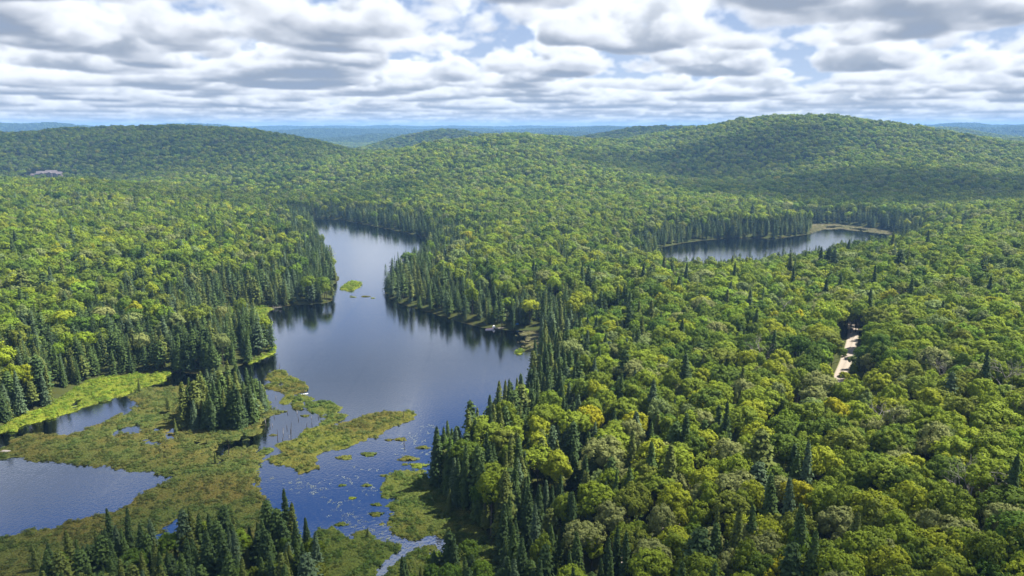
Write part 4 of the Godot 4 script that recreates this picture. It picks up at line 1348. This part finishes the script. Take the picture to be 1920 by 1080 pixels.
func gable(g: Geo, c: Vector3, s: Vector3, along_x: bool, over := 0.5) -> void:
	# two roof slopes with thickness and closed gable ends over a block of width s.x, rise s.y, depth s.z
	var h := s * 0.5 + Vector3(over, 0, over)
	var ends := []
	for sg in [-1.0, 1.0]:
		if along_x: ends.append([c + Vector3(sg * h.x, 0, -h.z), c + Vector3(sg * h.x, s.y, 0), c + Vector3(sg * h.x, 0, h.z)])
		else: ends.append([c + Vector3(-h.x, 0, sg * h.z), c + Vector3(0, s.y, sg * h.z), c + Vector3(h.x, 0, sg * h.z)])
	var out := Vector3.RIGHT if along_x else Vector3.BACK
	face(g, ends[0].duplicate(), -out)
	face(g, ends[1].duplicate(), out)
	for i in 2:
		var a: Vector3 = ends[0][i * 2]
		var nrm: Vector3 = ((a - ends[0][1]).cross(ends[1][1] - ends[0][1])).normalized()
		if nrm.y < 0.0: nrm = -nrm
		face(g, [a, ends[0][1], ends[1][1], ends[1][i * 2]], nrm)
	face(g, [ends[0][0], ends[0][2], ends[1][2], ends[1][0]], Vector3.DOWN)

func build_house() -> void:
	var o := base("house", Vector3(-797, land(-797, -1225) + 2.5, -1228), 0.06)
	tag(o, "long mauve grey house with several gables in the forest on the left hill", "house")
	var wall := plain(0.26, 0.235, 0.235, 0.85)
	var roof := plain(0.20, 0.175, 0.18, 0.8)
	var trim := plain(0.4, 0.37, 0.36, 0.7)
	var glass := plain(0.02, 0.025, 0.03, 0.1)
	var blocks := [[-13.0, 0.0, 15.0, 10.0, 6.4, true], [3.0, 0.0, 18.0, 11.0, 7.4, true], [16.5, 1.0, 9.0, 9.0, 5.8, true], [-9.0, 5.2, 6.0, 4.4, 6.6, false], [4.0, 5.8, 7.0, 4.6, 7.4, false], [13.5, 5.0, 5.0, 4.0, 5.8, false], [-25.5, 1.0, 9.6, 7.0, 3.6, true]]
	for b in blocks:
		var g := Geo.new()
		box(g, Vector3(b[0], b[4] * 0.5 - 1.0, b[1]), Vector3(b[2], b[4] + 2.0, b[3]))
		put("wall", g.mesh(), wall, o)
		var q := Geo.new()
		gable(q, Vector3(b[0], b[4] + 0.003, b[1]), Vector3(b[2], minf(b[3], b[2]) * 0.42, b[3]), b[5])
		put("roof", q.mesh(), roof, o)
	for c in [[-4.6, -1.0, 11.8], [9.0, -1.5, 12.6], [-18.0, -0.5, 10.6]]:
		var g := Geo.new()
		box(g, Vector3(c[0], c[2] - 2.0, c[1]), Vector3(1.1, 4.0, 1.1))
		put("chimney", g.mesh(), plain(0.14, 0.11, 0.10), o)
	for w in [[-17.5, 5.0], [-14.5, 5.0], [-9.0, 7.4], [-4.0, 5.5], [-1.5, 5.5], [4.0, 8.1], [9.2, 5.5], [11.0, 5.5], [13.5, 7.0], [17.5, 5.5], [19.5, 5.5], [-27.0, 4.5], [-23.5, 4.5]]:
		for y in ([1.9, 4.9] if w[0] > -20.0 else [1.7]):
			var f := Geo.new()
			box(f, Vector3(w[0], y, w[1] + 0.06), Vector3(1.5, 1.7, 0.14))
			var fr := put("window", f.mesh(), trim, o)
			var p := Geo.new()
			box(p, Vector3(w[0], y, w[1] + 0.10), Vector3(1.2, 1.4, 0.12))
			put("pane", p.mesh(), glass, fr)

func build_mast() -> void:
	var x := 755.0
	var z := -5600.0
	var o := base("radio_mast", Vector3(x, land(x, z) + 4.0, z))
	tag(o, "thin grey radio mast on the blue ridge at the skyline", "mast")
	var steel := plain(0.25, 0.26, 0.28, 0.5)
	for i in 3:
		var g := Geo.new()
		var a := i * TAU / 3.0
		g.tube(Vector3(cos(a), 0, sin(a)) * 2.2, Vector3(cos(a) * 0.4, 46, sin(a) * 0.4), 0.45, 0.3, 6)
		put("leg", g.mesh(), steel, o)
	var g := Geo.new()
	for k in 10:
		for i in 3:
			var a := i * TAU / 3.0
			var b := (i + 1) * TAU / 3.0
			var r0 := lerpf(2.2, 0.4, k / 10.0)
			var r1 := lerpf(2.2, 0.4, (k + 1) / 10.0)
			g.tube(Vector3(cos(a) * r0, k * 4.6, sin(a) * r0), Vector3(cos(b) * r1, (k + 1) * 4.6, sin(b) * r1), 0.2, 0.2, 4)
	put("bracing", g.mesh(), steel, o)
	var t := Geo.new()
	t.tube(Vector3(0, 46, 0), Vector3(0, 54, 0), 0.3, 0.15, 6)
	put("antenna", t.mesh(), steel, o)

func build_roads() -> void:
	var m := plain(1, 1, 1, 0.95)
	m.albedo_color = lin(0.32, 0.29, 0.255)
	m.albedo_texture = noise_texture(21, 0.05, 5, 512, 0.0, Color(0.72, 0.7, 0.68), Color(1, 1, 1))
	m.vertex_color_use_as_albedo = true
	for q in [[road, 2.4, "gravel_road", "pale gravel road curving through the forest on the right bank"], [far_road, 6.5, "valley_road", "short pale stretch of road between the trees below the left hill"]]:
		var c := Curve2D.new()
		var pts: PackedVector2Array = q[0]
		for i in pts.size():
			var t := (pts[mini(i + 1, pts.size() - 1)] - pts[maxi(i - 1, 0)]) * 0.17
			c.add_point(pts[i], -t, t)
		var v := PackedVector3Array()
		var n := PackedVector3Array()
		var col := PackedColorArray()
		var uv := PackedVector2Array()
		var ix := PackedInt32Array()
		var len := c.get_baked_length()
		var rows := int(len / 1.5)
		for i in rows + 1:
			var p := c.sample_baked(len * i / rows)
			var d := (c.sample_baked(minf(len, len * i / rows + 1.0)) - c.sample_baked(maxf(0.0, len * i / rows - 1.0))).normalized()
			var side := Vector2(-d.y, d.x)
			for k in 9:
				var f := k / 4.0 - 1.0
				var w := p + side * f * float(q[1])
				v.append(Vector3(w.x, land(w.x, w.y) + 0.30 - absf(f) * f * f * absf(f) * 0.25, w.y))
				n.append(Vector3.UP)
				var rut := 1.0 - 0.22 * exp(-pow(absf(f) - 0.0, 2.0) * 18.0)
				var grass := clampf((absf(f) - 0.8) * 5.0, 0.0, 1.0)
				col.append(Color(rut, rut, rut).lerp(Color(0.35, 0.42, 0.14), grass * 0.8))
				uv.append(Vector2(f * float(q[1]), len * i / rows) / 6.0)
				if i < rows and k < 8:
					var a := i * 9 + k
					ix.append_array(PackedInt32Array([a, a + 1, a + 9, a + 1, a + 10, a + 9]))
		if (v[1] - v[0]).cross(v[9] - v[0]).y > 0.0: ix.reverse()
		tag(put(q[2], mesh_of(v, n, col, ix, uv), m), q[3], "", "", "structure")

func skin(bones: Array, cell: float) -> ArrayMesh:
	# one continuous surface round tapered bones [from, to, radius, radius]: surface nets of their smooth union
	var lo := Vector3.INF
	var hi := -Vector3.INF
	for b in bones:
		for k in 2:
			lo = lo.min(b[k] - Vector3.ONE * (b[2 + k] + cell * 3.0))
			hi = hi.max(b[k] + Vector3.ONE * (b[2 + k] + cell * 3.0))
	var n := Vector3i(((hi - lo) / cell).ceil()) + Vector3i.ONE
	var f := PackedFloat32Array()
	f.resize(n.x * n.y * n.z)
	for z in n.z:
		for y in n.y:
			for x in n.x:
				var p := lo + Vector3(x, y, z) * cell
				var sum := 0.0
				for b in bones:
					var ab: Vector3 = b[1] - b[0]
					var t := clampf((p - b[0]).dot(ab) / maxf(ab.length_squared(), 1e-9), 0.0, 1.0)
					var d: float = p.distance_to(b[0] + ab * t) - lerpf(b[2], b[3], t)
					sum += exp(-d * 55.0)
				f[(z * n.y + y) * n.x + x] = -log(maxf(sum, 1e-30)) / 55.0
	var at := {}
	var v := PackedVector3Array()
	var ix := PackedInt32Array()
	var corner := []
	for k in 8: corner.append(Vector3i(k & 1, (k >> 1) & 1, k >> 2))
	for z in n.z - 1:
		for y in n.y - 1:
			for x in n.x - 1:
				var sum := Vector3.ZERO
				var hits := 0
				for a in 8:
					for bit in [1, 2, 4]:
						if a & bit: continue
						var b: int = a | bit
						var p0: Vector3i = Vector3i(x, y, z) + corner[a]
						var p1: Vector3i = Vector3i(x, y, z) + corner[b]
						var f0 := f[(p0.z * n.y + p0.y) * n.x + p0.x]
						var f1 := f[(p1.z * n.y + p1.y) * n.x + p1.x]
						if (f0 < 0.0) != (f1 < 0.0):
							sum += Vector3(p0).lerp(Vector3(p1), f0 / (f0 - f1))
							hits += 1
				if hits:
					at[Vector3i(x, y, z)] = v.size()
					v.append(lo + sum / hits * cell)
	for key in at:
		for ax in 3:
			var step := Vector3i.ZERO
			step[ax] = 1
			var q: Vector3i = key + step
			var f0 := f[(key.z * n.y + key.y) * n.x + key.x]
			var f1 := f[(q.z * n.y + q.y) * n.x + q.x]
			if (f0 < 0.0) == (f1 < 0.0): continue
			var u := Vector3i.ZERO
			u[(ax + 1) % 3] = 1
			var w := Vector3i.ZERO
			w[(ax + 2) % 3] = 1
			var k4 := [key, key - u, key - u - w, key - w]
			if not (at.has(k4[1]) and at.has(k4[2]) and at.has(k4[3])): continue
			var o := [at[k4[0]], at[k4[1]], at[k4[2]], at[k4[3]]]
			if f0 < 0.0: o.reverse()
			ix.append_array(PackedInt32Array([o[0], o[1], o[2], o[0], o[2], o[3]]))
	var st := SurfaceTool.new()
	st.begin(Mesh.PRIMITIVE_TRIANGLES)
	for p in v: st.add_vertex(p)
	for i in ix: st.add_index(i)
	st.generate_normals()
	return st.commit()

func build_paddler() -> void:
	var f := [-83.6, -267.3]
	var at := Vector3(f[0], 0.0, f[1])
	var b := base("paddle_board", at, 0.35)
	tag(b, "white paddle board on the lake beside the yellow bog island", "paddle board")
	var g := Geo.new()
	var rows := 14
	for i in rows:
		for sgn in [-1.0, 1.0]:
			var t0 := i / float(rows) * 2.0 - 1.0
			var t1 := (i + 1) / float(rows) * 2.0 - 1.0
			var w0 := 0.42 * pow(maxf(0.0, 1.0 - pow(absf(t0), 2.6)), 0.6)
			var w1 := 0.42 * pow(maxf(0.0, 1.0 - pow(absf(t1), 2.6)), 0.6)
			var y0 := 0.10 + 0.16 * pow(maxf(0.0, t0), 4.0)
			var y1 := 0.10 + 0.16 * pow(maxf(0.0, t1), 4.0)
			face(g, [Vector3(t0 * 1.45, y0 + 0.03, 0), Vector3(t1 * 1.45, y1 + 0.03, 0), Vector3(t1 * 1.45, y1, w1 * sgn), Vector3(t0 * 1.45, y0, w0 * sgn)], Vector3.UP)
			face(g, [Vector3(t0 * 1.45, y0, w0 * sgn), Vector3(t1 * 1.45, y1, w1 * sgn), Vector3(t1 * 1.45, -0.05, w1 * 0.8 * sgn), Vector3(t0 * 1.45, -0.05, w0 * 0.8 * sgn)], Vector3(0, 0, sgn))
	put("hull", g.mesh(), plain(0.72, 0.72, 0.72, 0.35), b)
	var gp := Geo.new()
	face(gp, [Vector3(-0.9, 0.136, -0.26), Vector3(0.6, 0.136, -0.26), Vector3(0.6, 0.136, 0.26), Vector3(-0.9, 0.136, 0.26)], Vector3.UP)
	put("deck_pad", gp.mesh(), plain(0.55, 0.57, 0.6, 0.9), b)
	var p := base("person", at + Vector3(0, 0.135, 0), 0.35)
	tag(p, "person in dark clothes standing upright on the white paddle board, holding a paddle", "person")
	var body := [
		[Vector3(0.02, 0.05, 0.17), Vector3(0.16, 0.03, 0.18), 0.045, 0.035], [Vector3(0.02, 0.05, -0.17), Vector3(0.16, 0.03, -0.18), 0.045, 0.035],
		[Vector3(0.02, 0.07, 0.17), Vector3(0.06, 0.48, 0.14), 0.045, 0.062], [Vector3(0.06, 0.48, 0.14), Vector3(0.0, 0.90, 0.09), 0.062, 0.09],
		[Vector3(0.02, 0.07, -0.17), Vector3(0.06, 0.48, -0.14), 0.045, 0.062], [Vector3(0.06, 0.48, -0.14), Vector3(0.0, 0.90, -0.09), 0.062, 0.09],
		[Vector3(0.0, 0.92, -0.06), Vector3(0.0, 0.92, 0.06), 0.115, 0.115], [Vector3(0.0, 0.95, 0), Vector3(0.03, 1.32, 0), 0.12, 0.14],
		[Vector3(0.03, 1.38, -0.14), Vector3(0.03, 1.38, 0.14), 0.075, 0.075], [Vector3(0.03, 1.42, 0), Vector3(0.05, 1.54, 0), 0.055, 0.05],
		[Vector3(0.03, 1.38, 0.18), Vector3(0.16, 1.15, 0.26), 0.052, 0.042], [Vector3(0.16, 1.15, 0.26), Vector3(0.30, 1.02, 0.33), 0.04, 0.03],
		[Vector3(0.03, 1.38, -0.18), Vector3(0.22, 1.30, -0.10), 0.052, 0.042], [Vector3(0.22, 1.30, -0.10), Vector3(0.30, 1.38, 0.18), 0.04, 0.03],
		[Vector3(0.055, 1.62, 0), Vector3(0.065, 1.68, 0), 0.092, 0.10], [Vector3(0.30, 1.02, 0.33), Vector3(0.34, 1.00, 0.36), 0.032, 0.03], [Vector3(0.30, 1.38, 0.18), Vector3(0.34, 1.40, 0.20), 0.032, 0.03]]
	put("body", skin(body, 0.03), plain(0.035, 0.035, 0.045, 0.8), p)
	put("hair", skin([[Vector3(0.03, 1.70, 0), Vector3(0.05, 1.72, 0), 0.10, 0.10]], 0.03), plain(0.02, 0.015, 0.01, 0.7), p)
	put("face", skin([[Vector3(0.10, 1.60, 0), Vector3(0.105, 1.66, 0), 0.06, 0.065], [Vector3(0.155, 1.625, 0), Vector3(0.165, 1.61, 0), 0.016, 0.018]], 0.02), plain(0.36, 0.22, 0.15, 0.6), p)
	var pd := base("paddle", at + Vector3(0, 0.12, 0), 0.35)
	tag(pd, "long thin paddle held upright by the person on the paddle board", "paddle")
	var gs := Geo.new()
	gs.tube(Vector3(0.345, 1.48, 0.17), Vector3(0.31, 0.28, 0.62), 0.016, 0.016, 6)
	put("shaft", gs.mesh(), dark_wood, pd)
	var gb := Geo.new()
	box(gb, Vector3(0.30, 0.10, 0.68), Vector3(0.03, 0.44, 0.17))
	put("blade", gb.mesh(), dark_wood, pd)

func build_dock() -> void:
	var wood := plain(0.30, 0.27, 0.24, 0.9)
	var q := [-9.1, -361.1, -0.6, -363.1, 12.5, -368.3]
	var a := Vector3(q[0], 0.42, q[1])
	var b := Vector3(q[2], 0.5, q[3])
	var c := Vector3(q[4], 0.7, q[5])
	var o := base("dock", a)
	tag(o, "long weathered grey wooden dock along the peninsula shore", "dock")
	for seg in [[a, b], [b, c]]:
		var g := Geo.new()
		var d: Vector3 = (seg[1] - seg[0])
		var turn := atan2(-d.z, d.x)
		var n := int(d.length() / 0.4)
		for i in n: box(g, seg[0] - a + d * ((i + 0.5) / n), Vector3(0.36, 0.06, 1.5), turn)
		var m := put("deck", g.mesh(), wood, o)
		m.set_meta("kind", "stuff")
		for i in int(d.length() / 3.0) + 1:
			for s in [-0.7, 0.7]:
				var g2 := Geo.new()
				var e: Vector3 = seg[0] - a + d * minf(1.0, i * 3.0 / d.length()) + Vector3(sin(turn), 0, cos(turn)) * s
				g2.tube(e + Vector3(0, -1.8, 0), e + Vector3(0, 0.35, 0), 0.08, 0.08, 6)
				put("post", g2.mesh(), dark_wood, o)
	# a small pale boat with a rounded cover
	var w := [-11.9, -360.1]
	var bt := base("rowing_boat", Vector3(w[0], 0.0, w[1]), 0.25)
	tag(bt, "white and pink rowing boat moored at the outer end of the dock", "boat")
	var gh := Geo.new()
	var gi := Geo.new()
	var rows := 12
	for i in rows:
		for s in [-1.0, 1.0]:
			var p := []
			for t in [i / float(rows), (i + 1) / float(rows)]:
				var wd := 0.78 * pow(sin(PI * clampf(0.18 + t * 0.82, 0.0, 1.0)), 0.7)
				var yy := 0.42 + 0.22 * pow(t, 3.0)
				p.append([Vector3(t * 4.4 - 2.2, yy, wd * s), Vector3(t * 4.4 - 2.2, -0.12, wd * 0.6 * s), Vector3(t * 4.4 - 2.2, yy, wd * 0.84 * s), Vector3(t * 4.4 - 2.2, 0.08, wd * 0.5 * s)])
			face(gh, [p[0][0], p[1][0], p[1][1], p[0][1]], Vector3(0, 0, s))
			face(gh, [p[0][0], p[1][0], p[1][2], p[0][2]], Vector3.UP)
			face(gi, [p[0][2], p[1][2], p[1][3], p[0][3]], Vector3(0, 0.3, -s).normalized())
			face(gi, [p[0][3], p[1][3], Vector3(p[1][3].x, 0.08, 0), Vector3(p[0][3].x, 0.08, 0)], Vector3.UP)
	var tr := Geo.new()
	box(tr, Vector3(-2.22, 0.18, 0), Vector3(0.06, 0.55, 0.84))
	put("hull", gh.mesh(), plain(0.6, 0.54, 0.57, 0.4), bt)
	put("inside", gi.mesh(), plain(0.72, 0.42, 0.5, 0.6), bt)
	put("transom", tr.mesh(), plain(0.6, 0.54, 0.57, 0.4), bt)
	for x in [-1.2, 0.3]:
		var sg := Geo.new()
		box(sg, Vector3(x, 0.34, 0), Vector3(0.3, 0.05, 1.2))
		put("thwart", sg.mesh(), plain(0.75, 0.7, 0.7, 0.6), bt)
	var cv := [-9.7, -362.1]
	var cover := base("boat_cover", Vector3(cv[0], 0.5, cv[1]))
	tag(cover, "rounded white canvas cover standing at the outer end of the dock", "cover")
	var sp := SphereMesh.new()
	sp.radius = 0.95
	sp.height = 1.9
	sp.radial_segments = 20
	sp.rings = 10
	sp.is_hemisphere = true
	sp.height = 1.3
	put("canvas", sp, plain(0.55, 0.55, 0.55, 0.8), cover)
	var hg := Geo.new()
	hg.tube(Vector3(-0.97, 0.05, 0), Vector3(0.97, 0.05, 0), 0.05, 0.05, 6)
	put("hoop", hg.mesh(), dark_wood, cover)
	var u := [2.9, -364.2]
	var tp := base("tarp_rack", Vector3(u[0], 0.55, u[1] - 0.5))
	tag(tp, "bright blue tarp hung over a wooden rack beside the dock", "tarp rack")
	var gt := Geo.new()
	gable(gt, Vector3(0, 1.0, 0), Vector3(1.7, 0.9, 1.4), true, 0.05)
	put("tarp", gt.mesh(), plain(0.02, 0.16, 0.5, 0.6), tp)
	for x in [-0.8, 0.8]:
		for z in [-0.6, 0.6]:
			var gl := Geo.new()
			gl.tube(Vector3(x, -0.2, z), Vector3(x, 1.05, z), 0.05, 0.05, 5)
			put("leg", gl.mesh(), dark_wood, tp)
